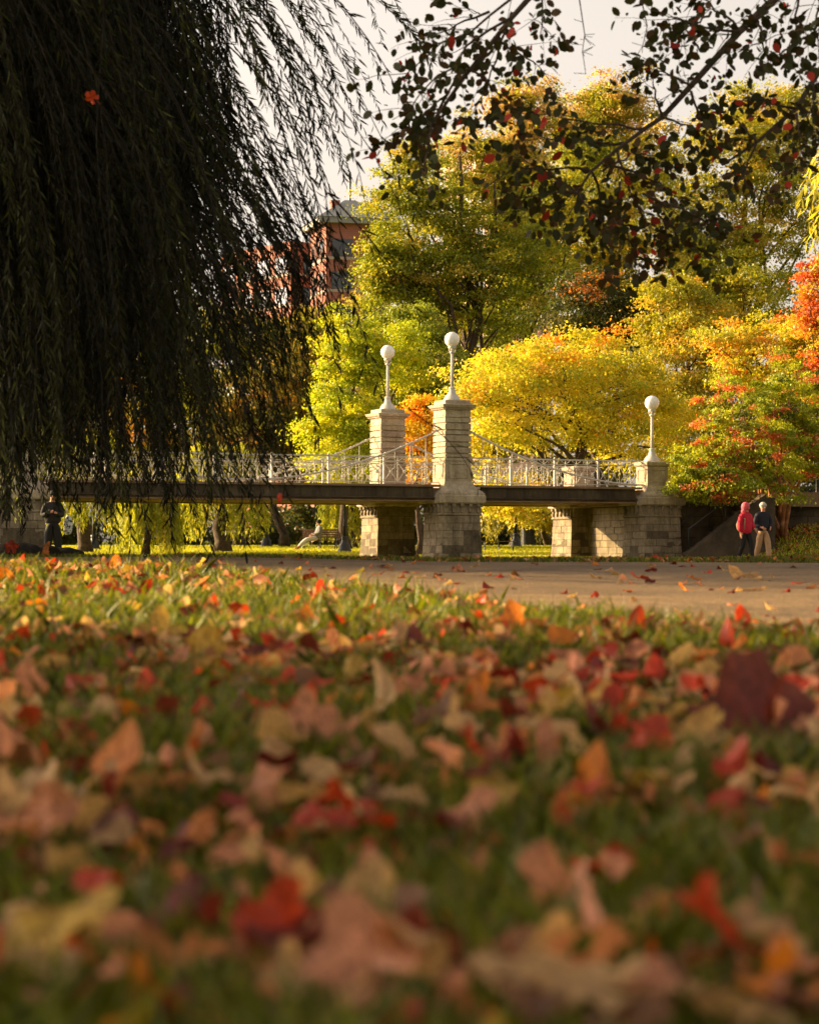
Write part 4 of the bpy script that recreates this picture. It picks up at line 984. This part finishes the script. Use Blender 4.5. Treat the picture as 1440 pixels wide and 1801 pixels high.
obj_of('crown', cloud_mesh('crown', V-np.array(BO), np.array(LC)*np.exp(rng.normal(0, .15, (len(LP), 1))), M['willow']), br)
tp = [Vector((BT[0], BT[1], g1(*BT)-.1)), Vector((BT[0]-.05, BT[1], 1.2)), Vector((BT[0]+.05, BT[1]-.1, 2.6)), LIMB[0]+Vector((.15, 0, .2))]
tb.tube([p-BO for p in resample(tp, 10)], [.24, .2, .18, .17, .16, .15, .13, .11, .09, .07], 12)
tb.build('trunk', M['bark'], br, True)

# sunlit willow sprays at the right edge
wr = empty('weeping_willow', (7.2, 26, g1(7.2, 26)-.1), label='bright yellow willow sprays dipping in at the right edge', cat='tree'); WR = np.array(wr.location)
SP, SA, SC, stems = [], [], [], []
for i in range(60):
    D = random.uniform(22, 28); px = 1440+random.uniform(-35, 260); py = random.uniform(330, 470)-(0 if px > 1430 else 0)
    strand(at(px, py, D), random.uniform(1.2, 2.6), -.45, -.03, .05)
P = np.concatenate(SP); L = rng.uniform(.09, .16, len(P))
V = leaf_quads(P, np.concatenate(SA), rng.normal(size=P.shape), L, L*.2, LANCE)
obj_of('crown', cloud_mesh('crown', V-WR, np.tile([[.48, .44, .04]], (len(P), 1))*np.exp(rng.normal(0, .2, (len(P), 1))), M['leaf']), wr)
tb = MB(); B = Vector(WR); tb.tube([p-B for p in limb_path(B, (7, 26, 6.5), .08, 7)], [.34, .25, .22, .2, .17, .15, .12, .1], 10)
for i in range(8): tb.tube([p-B for p in limb_path((7, 26, 4.8), (4.6+random.uniform(0, 2.5), 25+random.uniform(-2, 2), 5.6), .2, 5)], [.08, .06, .05, .04, .03, .02], 6)
tb.build('trunk', M['bark'], wr, True)

# ------------------------------------------------------------------ grass blades
def on_path(x, y):
    n = np.array(NEAR); f = np.array(FARE); o = np.argsort(n[:, 0]); o2 = np.argsort(f[:, 0])
    return (y > np.interp(x, n[o, 0], n[o, 1])) & (y < np.interp(x, f[o2, 0], f[o2, 1]))
def blades(n, y0, y1, hmin, hmax, w, spread=.2, pw=1.0):
    y = y0+(y1-y0)*rng.random(n)**pw; x = rng.uniform(-1, 1, n)*(y*spread+.15)
    k = ~on_path(x, y); x, y = x[k], y[k]; n = len(x); z = gz(x, y)
    cl = .5+.5*np.sin(x*9+3*np.sin(y*5))*np.sin(y*7+x*3)
    h = rng.uniform(hmin, hmax, n)*(.7+.5*cl); a = rng.uniform(0, 2*np.pi, n)
    bend = rng.uniform(.1, .75, n)*h; dx, dy = np.cos(a)*bend, np.sin(a)*bend
    b = rng.uniform(0, np.pi, n); sx, sy = np.cos(b)*w/2, np.sin(b)*w/2
    p = lambda t, s_: np.stack([x+dx*t*t+sx*s_, y+dy*t*t+sy*s_, z-.004+h*(t-.18*t*t)], 1)
    V = np.stack([p(0, -1), p(0, 1), p(.5, .8), p(1, 0), p(.5, -.8)], 1)
    c = pick([(3, (.11, .14, .004)), (3, (.175, .20, .006)), (3, (.05, .065, .003)), (.6, (.26, .22, .025)), (.5, (.30, .2, .06))], n)*np.exp(rng.normal(0, .2, (n, 1)))
    c = c*(.72+.28*np.clip((y-2.2)/2.5, 0, 1))[:, None] if False else c
    return V, c
def far_blades(n, y0, y1, keep):
    y = np.sqrt(rng.uniform(y0**2, y1**2, n)); x = rng.uniform(-1, 1, n)*(y*.2); k = keep(x, y); x, y = x[k], y[k]; n = len(x); z = gz(x, y)
    h = rng.uniform(.05, .13, n); a = rng.uniform(0, 6.28, n); b = rng.uniform(0, 3.14, n); w = .02
    sx, sy = np.cos(b)*w, np.sin(b)*w; dx, dy = np.cos(a)*h*.6, np.sin(a)*h*.6
    V = np.stack([np.stack([x-sx, y-sy, z-.01], 1), np.stack([x+sx, y+sy, z-.01], 1), np.stack([x+dx+sx*.4, y+dy, z+h], 1), np.stack([x+dx-sx*.4, y+dy, z+h], 1)], 1)
    return V, pick([(3, (.40, .43, .012)), (3, (.50, .48, .015)), (1, (.5, .40, .03))], n)*np.exp(rng.normal(0, .2, (n, 1)))
V, c = far_blades(150000, 60, 118, lambda x, y: ~((y > 87.6) & (y < 92.4)) & ~((x > 9) & (y > 72) & (y < 75.4)))
tag(obj_of('lawn_grass', cloud_mesh('lawn_grass', V, c, M['grass'])), 'sunlit short grass of the lawn around and beyond the bridge', 'grass', kind='stuff')
parts = [blades(30000, .75, 2.2, .03, .075, .0035), blades(52000, 2.2, 5.5, .03, .07, .004), blades(60000, 5.0, 10.6, .022, .055, .0045, .18), blades(42000, 10.8, 16, .02, .045, .006, .19), blades(5000, 3.5, 9.5, .05, .10, .005, .18)]
V = np.concatenate([p[0] for p in parts]); c = np.concatenate([p[1] for p in parts])
tag(obj_of('grass', cloud_mesh('grass', V, c, M['grass'])), 'green grass blades of the near lawn', 'grass', kind='stuff')
# taller tufts along the path edge
n = 9000; t = rng.random(n); na = np.array(NEAR); o = np.argsort(na[:, 0]); x = rng.uniform(-2.2, 1.6, n); y = np.interp(x, na[o, 0], na[o, 1])-np.abs(rng.normal(0, .25, n))

# ------------------------------------------------------------------ fallen leaves
def leaf_shape(kind, seed, N=30, rings=3):
    r_ = random.Random(seed); vs = [(0, 0, 0)]; fs = []
    cu, cv, tw, cw = r_.uniform(-1.1, 1.3), r_.uniform(-1.0, 1.6), r_.uniform(-1, 1), r_.uniform(0, 6)
    if kind == 'maple': cu, cv, tw = cu*.5, cv*.5, tw*.5
    for k in range(1, rings+1):
        for i in range(N):
            a = 2*math.pi*i/N
            if kind == 'maple':
                lob = max(0, math.cos(2.5*(a-math.pi/2)))**.8 if False else abs(math.cos(2.5*(a-math.pi/2)))
                r = .33+.17*lob**1.3+.035*abs(math.cos(7.5*a))+.02*math.cos(20*a)
                if abs(((a-3*math.pi/2+math.pi) % (2*math.pi))-math.pi) < .25: r *= .55
            elif kind == 'ovate':
                c = math.cos(a-math.pi/2); r = .34/(math.sqrt(math.sin(a-math.pi/2)**2*1.9+c*c*.62))*(1+.16*max(0, c)**12)+.008*math.cos(14*a)
            elif kind == 'round':
                c = math.cos(a-math.pi/2); r = .42*(1+.12*max(0, c)**10)*(1-.12*max(0, -c)**8)+.008*math.cos(15*a)
            else:
                c = math.cos(a-math.pi/2); r = .27/(math.sqrt(math.sin(a-math.pi/2)**2*3+c*c*.33))*(1+.12*math.cos(9*a))
            q = k/rings; x, y = r*q*math.cos(a), r*q*math.sin(a)
            z = cu*x*x+cv*y*y*.8+tw*x*y+.07*q*math.sin(3*a+cw)+.05*q*q*math.sin(6*a+cw*2)+.03*q*r_.uniform(-1, 1)-abs(x)*.15
            vs.append((x, y, z))
    for i in range(N): fs.append((0, 1+i, 1+(i+1) % N))
    stem = []
    for q, (yy_, zz_) in enumerate(((-.30, 0), (-.55, .03), (-.80, .10))): stem += [(-.012, yy_, zz_), (.012, yy_, zz_)]
    for k in range(rings-1):
        for i in range(N): fs.append((1+k*N+i, 1+(k+1)*N+i, 1+(k+1)*N+(i+1) % N, 1+k*N+(i+1) % N))
    b = len(vs); vs += stem; fs += [(b, b+1, b+3, b+2), (b+2, b+3, b+5, b+4)]
    return vs, fs
LCOL = {'tan': (.64, .40, .17), 'pale pink': (.68, .28, .135), 'red': (.58, .055, .014), 'dark red': (.17, .018, .01), 'orange': (.68, .21, .015), 'yellow': (.62, .40, .06), 'brown': (.20, .085, .03)}
KN = {'maple': 'lobed', 'ovate': 'pointed oval', 'round': 'rounded', 'long': 'narrow'}
_lm = {}
def leaf_mesh(kind, colour, var):
    key = (kind, colour, var)
    if key in _lm: return _lm[key]
    vs, fs = leaf_shape(kind, var*7+hash_(kind)); V = np.array(vs)[None]; c = np.array(LCOL[colour])
    rr = random.Random(var*31+hash_(colour)); q = np.linalg.norm(V[0, :, :2], axis=1, keepdims=True)
    # pigment turns browner towards the rim, darker along the mid rib, with age spots
    cc = c*(1-.35*np.clip(q*1.6, 0, 1))+np.array([.22, .10, .05])*.35*np.clip(q*1.6, 0, 1)
    cc = cc*np.array([[rr.uniform(.75, 1.2)] for _ in range(len(vs))])
    me = cloud_mesh('leaf', V, cc[None], M['dryleaf'], True, fs); _lm[key] = me; return me
def hash_(s_): return sum(ord(ch)*(i+3) for i, ch in enumerate(s_)) % 997
def put_leaf(px, py, D, size, colour, kind='ovate', tilt=(0, 0, 0), label=None, var=0, lift=None, name='fallen_leaf', group='fallen leaves on the near lawn'):
    o = bpy.data.objects.new(name, leaf_mesh(kind, colour, var)); link(o)
    p = at(px, py, D); o.location = p; o.scale = (size, size, size); o.rotation_euler = tilt
    tag(o, label, 'leaf', group); return o
def dist_for(py):      # distance along the ground at which picture row py meets leaves lying in the grass
    D = np.linspace(.9, 13, 400); rows = HY+(CZ-gz(0*D, D)-.035)*F/D
    return float(np.interp(-py, -rows, D))
# the leaves that stand out in the picture
HERO = [
 (20, 1355, .125, 'pale pink', 'round', (1.0, .2, .5), 'big pale pink leaf blurred at the left edge'),
 (205, 1395, .11, 'pale pink', 'ovate', (1.1, .5, 1.2), 'pale curled leaf touching the big pink one at the left'),
 (70, 1450, .10, 'tan', 'ovate', (1.0, -.3, 1.4), 'tan leaf lying below the big pink leaf at the left'),
 (60, 1680, .10, 'yellow', 'ovate', (1.0, .4, -1.0), 'blurred pale yellow leaf in the lower left corner'),
 (495, 1640, .055, 'red', 'maple', (1.2, .1, .2), 'blurred red lobed leaf low in the picture, left of the middle'),
 (660, 1590, .052, 'tan', 'round', (.9, 0, .3), 'blurred tan leaf near the bottom centre'),
 (975, 1575, .065, 'pale pink', 'ovate', (1.1, 0, .8), 'large blurred salmon leaf low right of the middle'),
 (655, 1245, .085, 'tan', 'ovate', (.9, -.1, -1.3), 'large crisp tan leaf near the middle of the lawn'),
 (610, 1190, .06, 'yellow', 'ovate', (1.1, .2, -.9), 'creamy yellow leaf standing behind the large tan leaf'),
 (570, 1155, .085, 'dark red', 'ovate', (.8, .1, 1.5), 'long dark maroon leaf left of the middle'),
 (1340, 1280, .145, 'dark red', 'maple', (1.0, -.2, .3), 'very large dark red lobed leaf at the right'),
 (1400, 1180, .07, 'pale pink', 'round', (1.1, .2, .2), 'salmon leaf behind the very large dark red leaf'),
 (1235, 1300, .055, 'tan', 'round', (1.2, .3, .4), 'pale upright leaf left of the very large dark red leaf'),
 (1060, 1280, .075, 'dark red', 'ovate', (.7, .2, 1.4), 'purple red leaf lying right of the middle'),
 (905, 1290, .06, 'tan', 'long', (.6, .5, -1.0), 'thin cream leaf edge on, right of the middle'),
 (965, 1310, .05, 'pale pink', 'ovate', (1.1, .1, .3), 'pink folded leaf next to the thin cream leaf'),
 (285, 1115, .085, 'yellow', 'maple', (.9, 0, .2), 'yellow ochre leaf with toothed edge left of the middle'),
 (360, 1145, .075, 'yellow', 'round', (1.2, .1, .1), 'rounded mustard leaf right of the toothed ochre one'),
 (15, 1195, .075, 'red', 'ovate', (.7, .4, 1.3), 'bright red leaf at the left edge'),
 (60, 1225, .085, 'pale pink', 'ovate', (1.0, .1, .9), 'salmon curled leaf right of the bright red one at left'),
 (265, 1215, .07, 'red', 'ovate', (1.1, .2, .4), 'scarlet leaf in the grass left of the middle'),
 (915, 1105, .10, 'orange', 'maple', (.7, -.1, .3), 'large orange red lobed leaf right of the middle'),
 (1120, 1105, .07, 'red', 'ovate', (1.3, .1, .1), 'pinkish red leaf standing upright right of the orange lobed leaf'),
 (1300, 1140, .09, 'red', 'ovate', (.8, .3, 1.5), 'red crumpled leaf near the right edge'),
 (540, 1070, .09, 'pale pink', 'ovate', (.9, .1, -1.2), 'pale pink leaf tilted in the grass near the path'),
 (203, 998, .095, 'orange', 'ovate', (1.5, .1, .1), 'bright orange leaf standing upright at the top of the lawn'),
 (6, 1022, .085, 'orange', 'round', (1.5, 0, .1), 'glowing orange leaf cut by the left edge'),
 (85, 975, .4, 'orange', 'ovate', (1.3, .1, 1.2), 'dull orange leaf leaning before the dark boulders'),
 (20, 962, .3, 'red', 'maple', (1.4, .1, .2), 'vivid red leaf standing in front of the dark boulder'),
 (1045, 1410, .10, 'orange', 'long', (1.4, .1, .1), 'tall blurred orange leaf standing on edge right of the middle'),
 (735, 1130, .07, 'dark red', 'ovate', (1.1, .2, .6), 'dark burgundy leaf at the centre of the lawn'),
 (845, 1240, .085, 'orange', 'long', (1.2, .2, .5), 'slender orange leaf leaning left of the purple leaf'),
]
for i, (px, py, s_, colour, kind, tilt, lab) in enumerate(HERO):
    D = dist_for(py) if py > 1040 else 6.0
    if py < 1000: D = 11.5 if px < 100 else 8.5
    if py < 1030 and px < 30: D = 7.0
    if (px, py) == (85, 975): D = 14; s_ = .15
    if (px, py) == (20, 962): D = 14; s_ = .085
    put_leaf(px, py, D, s_*1.0, colour, kind, tilt, lab, var=i)
# leaves on the path
for i, (px, py, D, s_, colour, kind, tilt, lab) in enumerate([
    (1308, 1017, 8.2, .12, 'tan', 'ovate', (.25, -.2, 1.4), 'curled tan leaf with raised stalk on the path at the right'),
    (1310, 1048, 7.0, .14, 'tan', 'ovate', (.1, .05, -1.3), 'flat cream leaf on the path nearest the right edge'),
    (812, 1007, 9.3, .08, 'pale pink', 'maple', (.6, .2, .3), 'curled pink leaf on the path below the near pier'),
    (1125, 1019, 8.2, .07, 'red', 'ovate', (.15, .1, 1.5), 'flat red leaf in the middle of the path'),
    (1050, 1019, 8.2, .06, 'tan', 'ovate', (.3, .1, 1.2), 'small tan leaf on the path left of the flat red one'),
    (1220, 1019, 8.2, .06, 'orange', 'ovate', (.3, .1, 1.3), 'small orange leaf on the path right of the flat red one'),
    (770, 1018, 8.3, .05, 'dark red', 'ovate', (.1, .1, .5), 'small dark leaf on the path by the grass edge')]):
    o = put_leaf(px, py, D, s_, colour, kind, tilt, lab, var=60+i, group='leaves lying on the path')
    o.location.z = g1(o.location.x, o.location.y)+.012+.02*(s_ > .11)*(i == 0)
# leaf with lobes caught in the willow, red leaf under the deck edge
put_leaf(161, 170, 9.0, .055, 'red', 'maple', (.9, .7, 2.6), 'red lobed leaf caught in the dark willow at upper left', var=90, group='leaves caught in the willow')
put_leaf(492, 876, 9.4, .045, 'red', 'ovate', (1.4, .1, .2), 'small red leaf caught on a willow tip before the deck', var=91, group='leaves caught in the willow')
# individual leaves, nearest first
cols = ['tan', 'pale pink', 'red', 'dark red', 'orange', 'yellow', 'brown']; wts = [27, 30, 14, 16, 3, 2, 9]
npl = 0
for i in range(258):
    y = 1.0+1.5*random.random()**1.1; x = random.uniform(-1, 1)*(.176*y+.03)
    c = random.choices(cols, wts)[0]; k = random.choices(['ovate', 'round', 'maple', 'long'], [5, 3, 2, 1.5])[0]
    o = bpy.data.objects.new('fallen_leaf', leaf_mesh(k, c, random.randrange(5))); link(o)
    s_ = random.uniform(.026, .054)*(1.2 if k == 'maple' else 1)
    o.scale = (s_, s_*random.uniform(.85, 1.15), s_); o.location = (x, y, g1(x, y)+random.uniform(.018, .055))
    o.rotation_euler = (random.gauss(.4, .42), random.gauss(0, .35), random.uniform(0, 6.28))
    tag(o, f'{c} {KN[k]} leaf lying in the blurred grass of the near lawn', 'leaf', f'{c} {KN[k]} leaves scattered over the near lawn')
# the rest, merged
def litter(n, yf, xf, smin, smax, zlo, zhi, tilt, keep):
    out = []
    for kind, share in (('ovate', .5), ('round', .2), ('maple', .2), ('long', .1)):
        for var in range(4):
            vs, fs = leaf_shape(kind, 200+var, 14, 2); vs = np.array(vs); m = int(n*share/4)
            y = yf(m); x = xf(y); k = keep(x, y); x, y = x[k], y[k]; m = len(x)
            if not m: continue
            s_ = rng.uniform(smin, smax, m); a, b, c = rng.normal(.3, tilt, m), rng.normal(0, tilt, m), rng.uniform(0, 6.28, m)
            ca, sa, cb, sb, cc, s2 = np.cos(a), np.sin(a), np.cos(b), np.sin(b), np.cos(c), np.sin(c)
            Rm = np.einsum('nij,njk,nkl->nil', np.stack([np.stack([cc, -s2, 0*c], 1), np.stack([s2, cc, 0*c], 1), np.stack([0*c, 0*c, 1+0*c], 1)], 1),
                           np.stack([np.stack([cb, 0*b, sb], 1), np.stack([0*b, 1+0*b, 0*b], 1), np.stack([-sb, 0*b, cb], 1)], 1),
                           np.stack([np.stack([1+0*a, 0*a, 0*a], 1), np.stack([0*a, ca, -sa], 1), np.stack([0*a, sa, ca], 1)], 1))
            V = np.einsum('nij,kj->nki', Rm, vs)*s_[:, None, None]
            V += np.stack([x, y, gz(x, y)+rng.uniform(zlo, zhi, m)], 1)[:, None, :]
            col = pick([(w_, LCOL[c_]) for w_, c_ in zip(wts, cols)], m)*np.exp(rng.normal(0, .2, (m, 1)))
            out.append((V, col, fs))
    return out
def lit_obj(name, out, label):
    Vs = [o for o in out]
    # same vertex count and faces for every kind: one mesh
    V = np.concatenate([o[0] for o in Vs]); c = np.concatenate([o[1] for o in Vs])
    tag(obj_of(name, cloud_mesh(name, V, c, M['dryleaf'], True, Vs[0][2])), label, 'leaf litter', kind='stuff')
def drift(x, y):      # leaves gather in drifts, the grass shows between them
    f = np.sin(x*5.1+1.7*np.sin(y*2.3))+np.sin(y*4.3+2.1*np.sin(x*3.1)+1)+.7*np.sin(x*11+y*7)
    return f > rng.uniform(-2.6, .5, np.shape(x))
offp = lambda x, y: ~on_path(x, y)
offd = lambda x, y: ~on_path(x, y) & drift(x, y)
o1 = litter(2900, lambda m: 2.7+7.6*rng.random(m)**1.2, lambda y: rng.uniform(-1, 1, len(y))*(.19*y+.1), .028, .064, .008, .040, .42, offd)
o1 += litter(1000, lambda m: 1.6+2.6*rng.random(m), lambda y: rng.uniform(-1, 1, len(y))*(.19*y+.05), .028, .058, .012, .045, .42, offd)
o2 = litter(2400, lambda m: .8+3.2*rng.random(m)**.8, lambda y: rng.uniform(-1, 1, len(y))*(.2*y+.1), .03, .06, .0, .022, .4, lambda x, y: offp(x, y))
lit_obj('leaf_litter', o1+o2, 'red, tan and orange fallen leaves covering the near lawn')
fe = np.array(FARE); fo = np.argsort(fe[:, 0])
def far_y(m): return rng.uniform(0, 1, m)
xx = []
o3 = litter(420, lambda m: rng.uniform(10.9, 13.0, m), lambda y: rng.uniform(-.6, 1, len(y))*(.19*y), .03, .065, .004, .02, .3, offp)
lit_obj('leaf_drift', o3, 'rusty leaf drift along the far edge of the path')
o4 = litter(260, lambda m: rng.uniform(5, 11.5, m), lambda y: rng.uniform(-1, 1, len(y))*(.2*y), .03, .06, .006, .012, .12, on_path)
lit_obj('path_leaves', o4, 'small scattered leaves on the asphalt path')
o5 = litter(1500, lambda m: 76+rng.normal(2.5, 1.6, m), lambda y: 12.3+rng.normal(0, 1.8, len(y)), .08, .16, .01, .05, .3, lambda x, y: (y > 74.5) & (x > 9.5))
lit_obj('bank_leaves', o5, 'rusty leaves under the flowering tree on the right bank')
o6 = litter(1800, lambda m: rng.uniform(64, 110, m), lambda y: rng.uniform(-1, 1, len(y))*(.19*y), .06, .12, .01, .04, .3, lambda x, y: y > 0)
lit_obj('lawn_leaves', o6, 'sparse dry leaves on the far lawn')

# ------------------------------------------------------------------ light, sky, camera
SUN_EL, SUN_AZ = R(16), math.atan2(-.945, .327)
sd = Vector((math.sin(SUN_AZ)*math.cos(SUN_EL), math.cos(SUN_AZ)*math.cos(SUN_EL), math.sin(SUN_EL)))
w = bpy.data.worlds.new('World'); sc.world = w; w.use_nodes = True; nt = w.node_tree; nt.nodes.clear()
sky = nt.nodes.new('ShaderNodeTexSky'); sky.sky_type = 'NISHITA'; sky.sun_disc = False
sky.sun_elevation = SUN_EL; sky.sun_rotation = SUN_AZ % (2*math.pi); sky.air_density = 1.0; sky.dust_density = 3.5; sky.ozone_density = .6
hs = nt.nodes.new('ShaderNodeHueSaturation'); hs.inputs['Saturation'].default_value = .22; hs.inputs['Value'].default_value = 1.15; nt.links.new(sky.outputs[0], hs.inputs['Color'])
tn = mixc(nt, 1.0, hs.outputs[0], (1.10, .95, .82), 'MULTIPLY')
bgn = nt.nodes.new('ShaderNodeBackground'); bgn.inputs['Strength'].default_value = .091; nt.links.new(tn, bgn.inputs[0])
wo = nt.nodes.new('ShaderNodeOutputWorld'); nt.links.new(bgn.outputs[0], wo.inputs[0])
sl = bpy.data.lights.new('sun', 'SUN'); sl.energy = 5.0; sl.angle = R(.55); sl.color = (1.0, .72, .35)
so = bpy.data.objects.new('sun', sl); link(so); so.rotation_euler = sd.to_track_quat('Z', 'Y').to_euler(); so.location = (-40, 20, 40)

cd = bpy.data.cameras.new('camera'); cam = bpy.data.objects.new('camera', cd); link(cam)
cam.location = (0, 0, CZ); cam.rotation_euler = (math.pi/2, 0, 0)
cd.sensor_fit = 'HORIZONTAL'; cd.sensor_width = 24; cd.lens = 24*F/1440
cd.shift_y = (HY-900.5)/1440
cd.clip_start = .05; cd.clip_end = 3000
cd.dof.use_dof = True; cd.dof.focus_distance = 32; cd.dof.aperture_fstop = 7.8
sc.camera = cam
sc.view_settings.view_transform = 'Standard'; sc.view_settings.look = 'None'; sc.view_settings.exposure = 1.52; sc.view_settings.gamma = 1
cy = sc.cycles; cy.max_bounces = 6; cy.diffuse_bounces = 3; cy.glossy_bounces = 2; cy.transmission_bounces = 4; cy.transparent_max_bounces = 4
cy.use_adaptive_sampling = True; cy.adaptive_threshold = .02
try: cy.use_denoising = True; cy.denoiser = 'OPENIMAGEDENOISE'
except Exception: pass
